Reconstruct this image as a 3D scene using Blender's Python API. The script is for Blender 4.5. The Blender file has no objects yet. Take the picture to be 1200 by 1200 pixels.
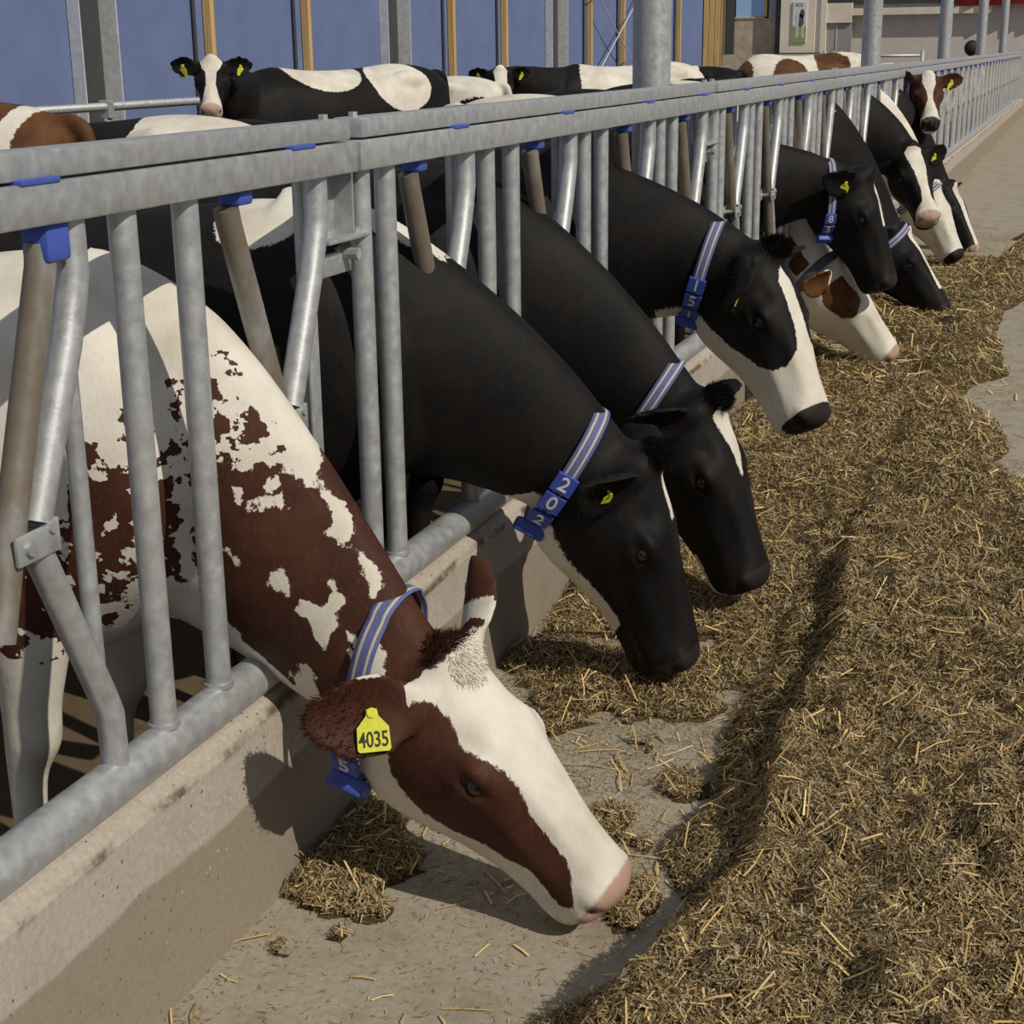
import bpy, bmesh, math, random
import numpy as np
from mathutils import Vector, Matrix
from mathutils.bvhtree import BVHTree

SC = bpy.context.scene
COL = SC.collection
RNG = np.random.default_rng(7)
random.seed(7)

# ------------------------------------------------------------------ camera, sky, sun, exposure
CAM = Vector((1.235, 0.0, 1.512))
F_PX, VPX, VPY, ROLL = 1800.0, 678.0, 548.0, 0.013
_cr, _sr = math.cos(ROLL), math.sin(ROLL)
_ux, _uy = VPX * _cr + VPY * _sr, -VPX * _sr + VPY * _cr
PITCH = math.atan(_uy / F_PX)
YAW = math.atan2(_ux, math.hypot(F_PX, _uy))
FWD = Vector((-math.sin(YAW) * math.cos(PITCH), math.cos(YAW) * math.cos(PITCH), -math.sin(PITCH)))
R0 = Vector((math.cos(YAW), math.sin(YAW), 0))
U0 = R0.cross(FWD)
RGT, UP = R0 * _cr - U0 * _sr, U0 * _cr + R0 * _sr
cd = bpy.data.cameras.new('camera')
cam = bpy.data.objects.new('camera', cd)
COL.objects.link(cam)
m3 = Matrix((RGT, UP, -FWD)).transposed()
cam.matrix_world = Matrix.Translation(CAM) @ m3.to_4x4()
cd.sensor_width = 36.0
cd.lens = 36.0 * F_PX / 1200.0
cd.clip_end = 200
SC.camera = cam

w = bpy.data.worlds.new('sky'); SC.world = w; w.use_nodes = True
bg = w.node_tree.nodes['Background']
bg.inputs[0].default_value = (0.80, 0.87, 1.0, 1)
bg.inputs[1].default_value = 0.30

sd = bpy.data.lights.new('sun', 'SUN'); sd.energy = 3.15; sd.angle = 0.009; sd.color = (1.0, 0.93, 0.80)
sun = bpy.data.objects.new('sun', sd); COL.objects.link(sun)
SUN_DIR = Vector((0.365, -0.15, 0.34)).normalized()
sun.rotation_euler = SUN_DIR.to_track_quat('Z', 'Y').to_euler()
sun.location = (6, -3, 6)

SC.view_settings.view_transform = 'Standard'
SC.view_settings.look = 'None'
SC.view_settings.gamma = 1.0
SC.view_settings.use_curve_mapping = False
SC.view_settings.exposure = 0.0

# ------------------------------------------------------------------ helpers
def link(o, parent=None):
    COL.objects.link(o)
    if parent is not None:
        o.parent = parent
    return o

def mesh_obj(name, verts, faces, mats=None, parent=None, smooth=False, mi=None, loc=None):
    me = bpy.data.meshes.new(name)
    me.from_pydata([tuple(v) for v in verts], [], [tuple(f) for f in faces])
    if mats is not None:
        for m in (mats if isinstance(mats, (list, tuple)) else [mats]):
            me.materials.append(m)
    if mi is not None:
        me.polygons.foreach_set('material_index', np.asarray(mi, dtype=np.int32))
    if smooth:
        me.polygons.foreach_set('use_smooth', np.ones(len(me.polygons), dtype=bool))
    me.update()
    o = bpy.data.objects.new(name, me)
    if loc is not None:
        o.location = loc
    return link(o, parent)

def empty(name, loc=(0, 0, 0), parent=None):
    o = bpy.data.objects.new(name, None)
    o.location = loc
    o.empty_display_size = 0.1
    return link(o, parent)

def tag(o, label=None, cat=None, group=None, kind=None):
    if label: o['label'] = label
    if cat: o['category'] = cat
    if group: o['group'] = group
    if kind: o['kind'] = kind
    return o

class MB:
    """collects simple solids into one mesh"""
    def __init__(s):
        s.v, s.f, s.mi = [], [], []
    def add(s, v, f, m=0):
        b = len(s.v)
        s.v += [tuple(p) for p in v]
        s.f += [tuple(i + b for i in q) for q in f]
        s.mi += [m] * len(f)
        return s
    def box(s, x0, x1, y0, y1, z0, z1, m=0, bev=0.0):
        if bev <= 0:
            v = [(x, y, z) for z in (z0, z1) for y in (y0, y1) for x in (x0, x1)]
            f = [(0, 2, 3, 1), (4, 5, 7, 6), (0, 1, 5, 4), (2, 6, 7, 3), (0, 4, 6, 2), (1, 3, 7, 5)]
            return s.add(v, f, m)
        bm = bmesh.new()
        bmesh.ops.create_cube(bm, size=1)
        for vv in bm.verts:
            vv.co = Vector(((x0 + x1) / 2 + vv.co.x * (x1 - x0), (y0 + y1) / 2 + vv.co.y * (y1 - y0), (z0 + z1) / 2 + vv.co.z * (z1 - z0)))
        bmesh.ops.bevel(bm, geom=bm.edges[:], offset=bev, segments=2, affect='EDGES', profile=0.5)
        bm.verts.index_update()
        s.add([vv.co[:] for vv in bm.verts], [[q.index for q in ff.verts] for ff in bm.faces], m)
        bm.free()
        return s
    def tube(s, pts, r, n=14, m=0, caps=True, flat=None):
        P = [Vector(p) for p in pts]
        T = []
        for i in range(len(P)):
            a = P[max(i - 1, 0)]; b = P[min(i + 1, len(P) - 1)]
            T.append((b - a).normalized())
        ref = Vector((1, 0, 0)) if abs(T[0].x) < 0.9 else Vector((0, 0, 1))
        nrm = (ref - T[0] * ref.dot(T[0])).normalized()
        vs = []
        for i, p in enumerate(P):
            nrm = (nrm - T[i] * nrm.dot(T[i])).normalized()
            b = T[i].cross(nrm)
            rr = r[i] if isinstance(r, (list, tuple)) else r
            for k in range(n):
                a = 2 * math.pi * k / n
                vs.append(p + (nrm * math.cos(a) + b * math.sin(a)) * rr)
        fs = []
        for i in range(len(P) - 1):
            for k in range(n):
                k2 = (k + 1) % n
                fs.append((i * n + k, i * n + k2, (i + 1) * n + k2, (i + 1) * n + k))
        if caps:
            fs.append(tuple(range(n - 1, -1, -1)))
            fs.append(tuple((len(P) - 1) * n + k for k in range(n)))
        return s.add(vs, fs, m)
    def build(s, name, mats, parent=None, smooth=False, loc=None):
        return mesh_obj(name, s.v, s.f, mats, parent, smooth, s.mi, loc)

def auto_smooth(o, ang=40):
    me = o.data
    me.polygons.foreach_set('use_smooth', np.ones(len(me.polygons), dtype=bool))
    bm = bmesh.new(); bm.from_mesh(me)
    for e in bm.edges:
        if len(e.link_faces) == 2 and e.calc_face_angle(0) > math.radians(ang):
            e.smooth = False
    bm.to_mesh(me); bm.free()
    return o

# ------------------------------------------------------------------ materials
class NT:
    def __init__(s, name):
        s.m = bpy.data.materials.new(name); s.m.use_nodes = True
        s.t = s.m.node_tree; s.n = s.t.nodes; s.b = s.n['Principled BSDF']
        s.out = s.n['Material Output']
    def node(s, t, **kw):
        n = s.n.new(t)
        for k, v in kw.items():
            setattr(n, k, v)
        return n
    def L(s, a, b):
        s.t.links.new(a, b)
    def val(s, sock, v):
        if hasattr(v, 'links'): s.L(v, sock)
        else: sock.default_value = v
    def coord(s, kind='Object'):
        return s.node('ShaderNodeTexCoord').outputs[kind]
    def noise(s, vec, scale, detail=4, rough=0.55, dist=0.0):
        n = s.node('ShaderNodeTexNoise'); s.L(vec, n.inputs['Vector'])
        n.inputs['Scale'].default_value = scale; n.inputs['Detail'].default_value = detail
        n.inputs['Roughness'].default_value = rough; n.inputs['Distortion'].default_value = dist
        return n.outputs['Fac']
    def mapping(s, vec, scale=(1, 1, 1)):
        n = s.node('ShaderNodeMapping'); s.L(vec, n.inputs[0]); n.inputs['Scale'].default_value = scale
        return n.outputs[0]
    def ramp(s, fac, stops):
        n = s.node('ShaderNodeValToRGB'); s.L(fac, n.inputs[0])
        e = n.color_ramp.elements
        while len(e) < len(stops): e.new(0.5)
        for q, (p, c) in zip(e, stops):
            q.position = p; q.color = (*c, 1) if len(c) == 3 else c
        return n.outputs[0]
    def math(s, op, a, b=None, clamp=False):
        n = s.node('ShaderNodeMath', operation=op, use_clamp=clamp); s.val(n.inputs[0], a)
        if b is not None: s.val(n.inputs[1], b)
        return n.outputs[0]
    def mix(s, fac, a, b, mode='MIX'):
        n = s.node('ShaderNodeMix', data_type='RGBA', blend_type=mode)
        s.val(n.inputs[0], fac)
        for sock, v in ((n.inputs[6], a), (n.inputs[7], b)):
            if hasattr(v, 'links'): s.L(v, sock)
            else: sock.default_value = (*v, 1) if len(v) == 3 else v
        return n.outputs[2]
    def smooth(s, v, lo, hi):
        n = s.node('ShaderNodeMapRange', interpolation_type='SMOOTHSTEP'); s.L(v, n.inputs[0])
        n.inputs[1].default_value = lo; n.inputs[2].default_value = hi
        return n.outputs[0]
    def attr(s, name):
        return s.node('ShaderNodeAttribute', attribute_name=name).outputs
    def bump(s, h, strength=0.3, dist=0.01):
        n = s.node('ShaderNodeBump'); s.L(h, n.inputs['Height'])
        n.inputs['Strength'].default_value = strength; n.inputs['Distance'].default_value = dist
        s.L(n.outputs[0], s.b.inputs['Normal'])
    def set(s, **kw):
        names = dict(color='Base Color', rough='Roughness', metal='Metallic', spec='Specular IOR Level', sheen='Sheen Weight', trans='Transmission Weight')
        for k, v in kw.items():
            sock = s.b.inputs[names[k]]
            if hasattr(v, 'links'): s.L(v, sock)
            elif k == 'color': sock.default_value = (*v, 1)
            else: sock.default_value = v
        return s

def plain(name, col, rough=0.6, metal=0.0, var=0.15, scale=20, bump=0.0, spec=0.35):
    t = NT(name); c = t.coord()
    n = t.noise(c, scale, 4)
    lo = tuple(x * (1 - var) for x in col); hi = tuple(min(1, x * (1 + var)) for x in col)
    t.set(color=t.ramp(n, [(0.3, lo), (0.7, hi)]), rough=rough, metal=metal, spec=spec)
    if bump: t.bump(n, bump, 0.004)
    return t.m

def make_steel(name, dirt=0.0, bright=1.0):
    t = NT(name); c = t.coord('Object')
    oi = t.node('ShaderNodeObjectInfo').outputs
    add = t.node('ShaderNodeVectorMath', operation='ADD'); t.L(c, add.inputs[0]); t.L(oi['Location'], add.inputs[1])
    c = add.outputs[0]
    sp = t.noise(c, 40, 4, 0.6, 0.15)
    big = t.noise(t.mapping(c, (1, 1, 0.35)), 7, 4, 0.6)
    k = bright
    base = t.ramp(sp, [(0.25, (0.39 * k, 0.385 * k, 0.40 * k)), (0.52, (0.47 * k, 0.485 * k, 0.495 * k)), (0.80, (0.58 * k, 0.595 * k, 0.605 * k))])
    stain = t.smooth(big, 0.48 - dirt * 0.3, 0.80 - dirt * 0.3)
    col = t.mix(t.math('MULTIPLY', stain, 0.45 + 0.45 * dirt), base, (0.17, 0.145, 0.09) if not dirt else (0.12, 0.085, 0.045))
    white = t.smooth(t.noise(c, 14, 5, 0.7), 0.66, 0.74)
    col = t.mix(t.math('MULTIPLY', white, 0.35), col, (0.62, 0.63, 0.64))
    t.set(color=col, rough=t.ramp(sp, [(0.3, (0.38,) * 3), (0.7, (0.58,) * 3)]), metal=t.math('SUBTRACT', 0.55, t.math('MULTIPLY', stain, 0.45)))
    t.bump(t.noise(c, 160, 3), 0.12, 0.002)
    return t.m

def make_concrete(name, col, dirt=(0.16, 0.12, 0.07), amt=0.5, scale=1.0, pits=True, stain=None):
    t = NT(name); c = t.coord('Object')
    fine = t.noise(c, 90 * scale, 5, 0.7)
    mid = t.noise(c, 9 * scale, 5, 0.65)
    big = t.noise(c, 2.2 * scale, 4, 0.6)
    lo = tuple(x * 0.82 for x in col); hi = tuple(min(1, x * 1.14) for x in col)
    base = t.ramp(fine, [(0.3, lo), (0.7, hi)])
    base = t.mix(t.math('MULTIPLY', t.smooth(mid, 0.45, 0.75), amt), base, dirt)
    base = t.mix(t.math('MULTIPLY', t.smooth(big, 0.5, 0.75), amt * 0.6), base, dirt)
    h = t.math('ADD', fine, t.math('MULTIPLY', mid, 0.8))
    if pits:
        v = t.node('ShaderNodeTexVoronoi'); t.L(c, v.inputs['Vector']); v.inputs['Scale'].default_value = 48
        p = t.smooth(v.outputs['Distance'], 0.09, 0.16)
        sel = t.smooth(t.noise(c, 8, 2), 0.5, 0.55)
        pit = t.math('MULTIPLY', t.math('SUBTRACT', 1.0, p), sel)
        base = t.mix(t.math('MULTIPLY', pit, 0.75), base, (0.05, 0.042, 0.035))
        h = t.math('SUBTRACT', h, t.math('MULTIPLY', pit, 1.2))
    if stain is not None:       # feed and saliva stain up to a wavering line, dirt under the top chamfer, pale chips
        sx = t.node('ShaderNodeSeparateXYZ'); t.L(c, sx.inputs[0])
        zz = t.math('ADD', sx.outputs[2], t.math('MULTIPLY', t.math('SUBTRACT', t.noise(c, 2.5, 3), .5), .05))
        st = t.math('SUBTRACT', 1.0, t.smooth(zz, stain - .006, stain + .006))
        base = t.mix(t.math('MULTIPLY', st, .62), base, (0.19, 0.152, 0.105))
        ln = t.math('SUBTRACT', 1.0, t.smooth(t.math('ABSOLUTE', t.math('SUBTRACT', zz, .452)), .002, .012))
        base = t.mix(t.math('MULTIPLY', ln, t.smooth(mid, .40, .6)), base, (0.12, 0.09, 0.055))
        v2 = t.node('ShaderNodeTexVoronoi'); t.L(c, v2.inputs['Vector']); v2.inputs['Scale'].default_value = 52
        ch = t.math('MULTIPLY', t.math('SUBTRACT', 1.0, t.smooth(v2.outputs['Distance'], .10, .2)), t.smooth(t.noise(c, 5, 2), .52, .6))
        base = t.mix(t.math('MULTIPLY', ch, .55), base, (0.60, 0.56, 0.50))
    t.set(color=base, rough=0.9, spec=0.25)
    t.bump(h, 0.35, 0.004)
    return t.m

def make_coat(name, dark, dark2):
    t = NT(name); c = t.coord('Object')
    at = t.attr('coat')[2]; pk = t.attr('pink')[2]; nd = t.attr('nose')[2]; sp = t.attr('speck')[2]
    n1 = t.noise(c, 30, 4, 0.55, 0.15)
    n2 = t.noise(t.mapping(c, (1, 1, 0.45)), 130, 3, 0.6)
    n3 = t.noise(c, 420, 2, 0.6)
    f = t.math('ADD', at, t.math('MULTIPLY', t.math('SUBTRACT', n2, 0.5), 0.016))
    f = t.math('ADD', f, t.math('MULTIPLY', t.math('SUBTRACT', n3, 0.5), 0.008))
    f = t.math('ADD', f, t.math('MULTIPLY', t.math('SUBTRACT', n1, 0.5), sp))
    msk = t.smooth(f, -0.0022, 0.0022)
    wn = t.noise(c, 7, 4, 0.6)
    white = t.ramp(wn, [(0.3, (0.55, 0.50, 0.41)), (0.55, (0.69, 0.65, 0.57)), (0.75, (0.75, 0.72, 0.65))])
    white = t.mix(t.math('MULTIPLY', t.smooth(n2, 0.45, 0.8), 0.16), white, (0.42, 0.36, 0.26))
    dk = t.mix(t.smooth(wn, 0.35, 0.7), dark, dark2)
    dk = t.mix(t.math('MULTIPLY', t.smooth(n2, 0.5, 0.8), 0.30), dk, tuple(x * 2.2 for x in dark2))
    col = t.mix(msk, white, dk)
    pn = t.smooth(t.math('ADD', pk, t.math('MULTIPLY', t.math('SUBTRACT', n2, 0.5), 0.5)), 0.25, 0.75)
    col = t.mix(pn, col, (0.42, 0.27, 0.205))
    nn = t.smooth(t.math('ADD', nd, t.math('MULTIPLY', t.math('SUBTRACT', n1, 0.5), 0.4)), 0.35, 0.65)
    col = t.mix(nn, col, (0.022, 0.017, 0.018))
    t.set(color=col, rough=0.60, spec=0.14)
    t.bump(t.math('ADD', n2, t.math('MULTIPLY', n3, 0.6)), 0.22, 0.004)
    return t.m

M = {}
M['steel'] = make_steel('galvanised_steel')
M['steel_dirty'] = make_steel('soiled_galvanised_steel', 0.9)
M['steel_bright'] = make_steel('bright_galvanised_steel', 0.0, 1.25)
M['blue_plastic'] = plain('blue_plastic', (0.055, 0.10, 0.42), 0.45, 0, 0.1)
M['curb'] = make_concrete('curb_concrete', (0.42, 0.368, 0.312), amt=0.22, stain=.342)
M['floor'] = make_concrete('alley_concrete', (0.345, 0.305, 0.24), (0.20, 0.155, 0.085), 0.55, 0.8, pits=False)
M['pen_floor'] = make_concrete('pen_concrete', (0.13, 0.095, 0.055), (0.06, 0.04, 0.02), 0.7, 1.0, pits=False)
M['coat_black'] = make_coat('black_and_white_coat', (0.0055, 0.005, 0.0055), (0.012, 0.010, 0.009))
M['coat_red'] = make_coat('red_and_white_coat', (0.045, 0.017, 0.011), (0.076, 0.029, 0.017))
M['coat_brown'] = make_coat('brown_and_white_coat', (0.07, 0.030, 0.012), (0.13, 0.058, 0.022))
M['tag_yellow'] = plain('yellow_tag_plastic', (0.62, 0.62, 0.05), 0.45, 0, 0.12, 60)
M['ink'] = plain('black_ink', (0.03, 0.028, 0.02), 0.6)
M['digit'] = plain('pale_print', (0.62, 0.62, 0.60), 0.6)
M['tag_blue'] = plain('blue_number_plastic', (0.045, 0.075, 0.38), 0.4, 0, 0.12, 60)
M['hoof'] = plain('hoof_horn', (0.06, 0.05, 0.04), 0.6)

def make_eye():
    t = NT('cow_eye'); t.set(color=(0.012, 0.008, 0.007), rough=0.08, spec=0.6); return t.m
M['eye'] = make_eye()

def make_collar_mat():
    t = NT('striped_collar_webbing'); u = t.attr('across')[2]
    d = t.math('ABSOLUTE', t.math('SUBTRACT', u, 0.5))
    s = t.math('MULTIPLY', t.smooth(d, 0.17, 0.20), t.math('SUBTRACT', 1.0, t.smooth(d, 0.30, 0.33)))
    c = t.coord('Object')
    n = t.noise(c, 260, 2)
    blue = t.ramp(n, [(0.3, (0.075, 0.095, 0.24)), (0.7, (0.115, 0.14, 0.32))])
    t.set(color=t.mix(s, blue, (0.50, 0.43, 0.32)), rough=0.75)
    t.bump(n, 0.2, 0.002)
    return t.m
M['collar'] = make_collar_mat()
M['hair_black'] = plain('black_hair', (0.008, 0.007, 0.007), 0.9, spec=0.05)
M['hair_white'] = plain('white_hair', (0.80, 0.75, 0.66), 0.9, spec=0.05)
M['hair_brown'] = plain('brown_hair', (0.05, 0.02, 0.012), 0.9, spec=0.05)
M['collar_dark'] = plain('grey_collar_webbing', (0.07, 0.075, 0.085), 0.8)

# ------------------------------------------------------------------ cow builder
def crspline(P, n, closed=False):
    P = np.asarray(P, float); N = len(P); out = []
    segs = N if closed else N - 1
    per = max(1, n // segs)
    for i in range(segs):
        if closed:
            p0, p1, p2, p3 = P[(i - 1) % N], P[i], P[(i + 1) % N], P[(i + 2) % N]
        else:
            p0, p1, p2, p3 = P[max(i - 1, 0)], P[i], P[i + 1], P[min(i + 2, N - 1)]
        for k in range(per):
            t = k / per
            out.append(0.5 * ((2 * p1) + (-p0 + p2) * t + (2 * p0 - 5 * p1 + 4 * p2 - p3) * t * t + (-p0 + 3 * p1 - 3 * p2 + p3) * t ** 3))
    if not closed: out.append(P[-1])
    return np.array(out)

def loft(rings):
    n, m = len(rings), len(rings[0])
    v = np.concatenate(rings); f = []
    for i in range(n - 1):
        for k in range(m):
            k2 = (k + 1) % m
            f.append((i * m + k, i * m + k2, (i + 1) * m + k2, (i + 1) * m + k))
    c0 = len(v); v = np.vstack([v, rings[0].mean(0), rings[-1].mean(0)])
    for k in range(m):
        k2 = (k + 1) % m
        f.append((c0, k2, k)); f.append((c0 + 1, (n - 1) * m + k, (n - 1) * m + k2))
    return v, f

# u, vtop, vbot, width top / mid / bottom
HEAD = np.array([
    (-.045, -.035, -.170, .040, .055, .040), (-.03, -.010, -.205, .060, .080, .052), (-.01, .012, -.230, .074, .096, .062),
    (.02, .018, -.252, .086, .108, .068), (.06, .010, -.272, .096, .114, .072), (.10, .008, -.281, .104, .114, .072),
    (.14, .010, -.277, .110, .111, .069), (.18, .009, -.264, .110, .106, .064), (.22, .004, -.246, .098, .098, .058),
    (.26, -.002, -.227, .082, .088, .052), (.30, -.008, -.210, .069, .078, .048), (.34, -.012, -.196, .061, .071, .046),
    (.38, -.015, -.185, .058, .068, .046), (.42, -.018, -.178, .060, .069, .047), (.45, -.021, -.175, .065, .073, .049),
    (.475, -.024, -.172, .068, .075, .048), (.495, -.031, -.166, .064, .071, .045), (.510, -.045, -.152, .052, .058, .036), (.519, -.07, -.128, .030, .036, .022)])

def head_rings():
    T = crspline(HEAD * np.array([1, 1, 1.12, 1.05, 1.05, 1.05]), 54)
    rings = []
    for u, vt, vb, a, b, cc in T:
        h = vt - vb
        p = [(0, vt), (a * .62, vt - .05 * h), (a * .97, vt - .20 * h), (b, vt - .45 * h), ((b + cc) / 2 * 1.04, vt - .70 * h), (cc * .95, vt - .90 * h), (cc * .45, vb)]
        full = p + [(0, vb - .002)] + [(-x, y) for x, y in p[:0:-1]]
        c = crspline(np.array(full), 42, True)
        sh = 0.0 if u < .40 else (u - .40) * .35
        rings.append(np.stack([u + sh * (c[:, 1] + .09), c[:, 0], c[:, 1]], 1))
    return rings

def ear_rings(base, d, face, L=.20, W=.074):
    """base point, direction, direction the open side faces"""
    d = d / np.linalg.norm(d); face = face - d * (face @ d); face /= np.linalg.norm(face); s = np.cross(d, face)
    prof = [(-.15, .030, .028), (0, .034, .027), (.14, .046, .022), (.32, .060, .017), (.52, .064, .014), (.70, .056, .012), (.85, .040, .010), (.95, .026, .009), (1.0, .010, .008)]
    rings = []
    for t, wd, th in crspline(np.array(prof), 24):
        wd = wd * W / .062
        a = np.linspace(0, 2 * np.pi, 20, endpoint=False)
        lat = wd * np.cos(a); nn = max(th, .0095) * np.sin(a) + .55 * (lat ** 2) / max(wd, .01) * min(1, max(t, 0) * 4) - .012 * max(t, 0)
        droop = -.10 * max(t, 0) ** 2 * L
        c = base + d * (t * L) + face * droop * 0
        rings.append(c + np.outer(lat, s) + np.outer(nn, face))
    return rings

BODY = np.array([  # x, top, bottom, halfwidth (withers at x = 0)
    (-1.40, 1.20, .98, .09), (-1.36, 1.245, .86, .17), (-1.27, 1.285, .74, .23), (-1.12, 1.31, .62, .265), (-.95, 1.315, .57, .285), (-.75, 1.295, .54, .30),
    (-.50, 1.28, .52, .315), (-.25, 1.285, .52, .30), (-.05, 1.305, .54, .265), (.08, 1.29, .58, .24), (.18, 1.24, .64, .21), (.27, 1.15, .70, .165), (.33, 1.04, .78, .10)])

def body_rings():
    rings = []
    for x, zt, zb, hw in crspline(BODY, 48):
        h = zt - zb
        p = [(0, zt), (hw * .34, zt - .035 * h), (hw * .80, zt - .16 * h), (hw * 1.0, zt - .40 * h), (hw * 1.0, zt - .62 * h), (hw * .78, zt - .84 * h), (hw * .36, zb + .02 * h)]
        full = p + [(0, zb)] + [(-a, b) for a, b in p[:0:-1]]
        c = crspline(np.array(full), 42, True)
        rings.append(np.stack([np.full(len(c), x), c[:, 0], c[:, 1]], 1))
    return rings

def leg_rings(pts):
    rings = []
    for x, y, z, rx, ry in crspline(np.array(pts, float), 36):
        a = np.linspace(0, 2 * np.pi, 16, endpoint=False)
        rings.append(np.stack([x + rx * np.cos(a), y + ry * np.sin(a), np.full(16, z)], 1))
    return rings
def front_leg(s):
    y = .155 * s
    return leg_rings([(-.05, y * 1.05, .95, .13, .085), (-.03, y * 1.05, .75, .11, .08), (-.03, y, .60, .08, .066), (-.045, y * .95, .48, .060, .052), (-.05, y * .95, .40, .056, .050),
                      (-.07, y * .95, .33, .040, .036), (-.075, y * .95, .22, .036, .033), (-.07, y * .95, .13, .044, .040), (-.055, y * .95, .07, .048, .045), (-.04, y * .95, .0, .064, .054)])
def hind_leg(s):
    y = .17 * s
    return leg_rings([(-1.10, y * .9, .98, .20, .09), (-1.06, y, .80, .17, .095), (-1.06, y * 1.05, .66, .12, .08), (-1.16, y * 1.05, .54, .068, .055), (-1.24, y, .45, .058, .046),
                      (-1.235, y, .37, .044, .038), (-1.20, y, .26, .035, .032), (-1.18, y, .14, .044, .038), (-1.165, y, .07, .048, .043), (-1.14, y, .0, .064, .053)])

_mesh_cache = {}
def unit(v):
    v = np.asarray(v, float); return v / np.linalg.norm(v)

def head_frame(pitch, yaw, roll):
    p, y, r = map(math.radians, (pitch, yaw, roll))
    u = np.array([math.cos(y) * math.cos(p), math.sin(y) * math.cos(p), -math.sin(p)])
    wv = np.array([-math.sin(y), math.cos(y), 0.0]); v = np.cross(u, wv)
    w2 = wv * math.cos(r) + v * math.sin(r); v2 = np.cross(u, w2)
    return np.stack([u, w2, v2], 1)

def sdf_poly(p, poly):
    """signed distance to a polygon, positive inside"""
    P = np.asarray(poly, float); n = len(P)
    d = np.full(len(p), 1e9); inside = np.zeros(len(p), bool)
    for i in range(n):
        a, b = P[i], P[(i + 1) % n]
        ab = b - a; ap = p - a
        t = np.clip((ap @ ab) / (ab @ ab + 1e-12), 0, 1)
        d = np.minimum(d, np.hypot(*(ap - np.outer(t, ab)).T))
        cond = (a[1] > p[:, 1]) != (b[1] > p[:, 1])
        xi = (b[0] - a[0]) * (p[:, 1] - a[1]) / (b[1] - a[1] + 1e-12) + a[0]
        inside ^= cond & (p[:, 0] < xi)
    return np.where(inside, d, -d)

def ell(p, c, r):
    """positive inside an ellipsoid, roughly in metres"""
    q = (p - np.asarray(c)) / np.asarray(r)
    return (1 - np.linalg.norm(q, axis=1)) * min(r)

class Cow:
    pass

NECK_R = np.array([(0, .315, .300, .200), (.20, .285, .27, .160), (.42, .225, .225, .122), (.62, .175, .18, .102), (.80, .135, .145, .092), (.92, .118, .120, .086), (1.0, .10, .10, .075)])

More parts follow.
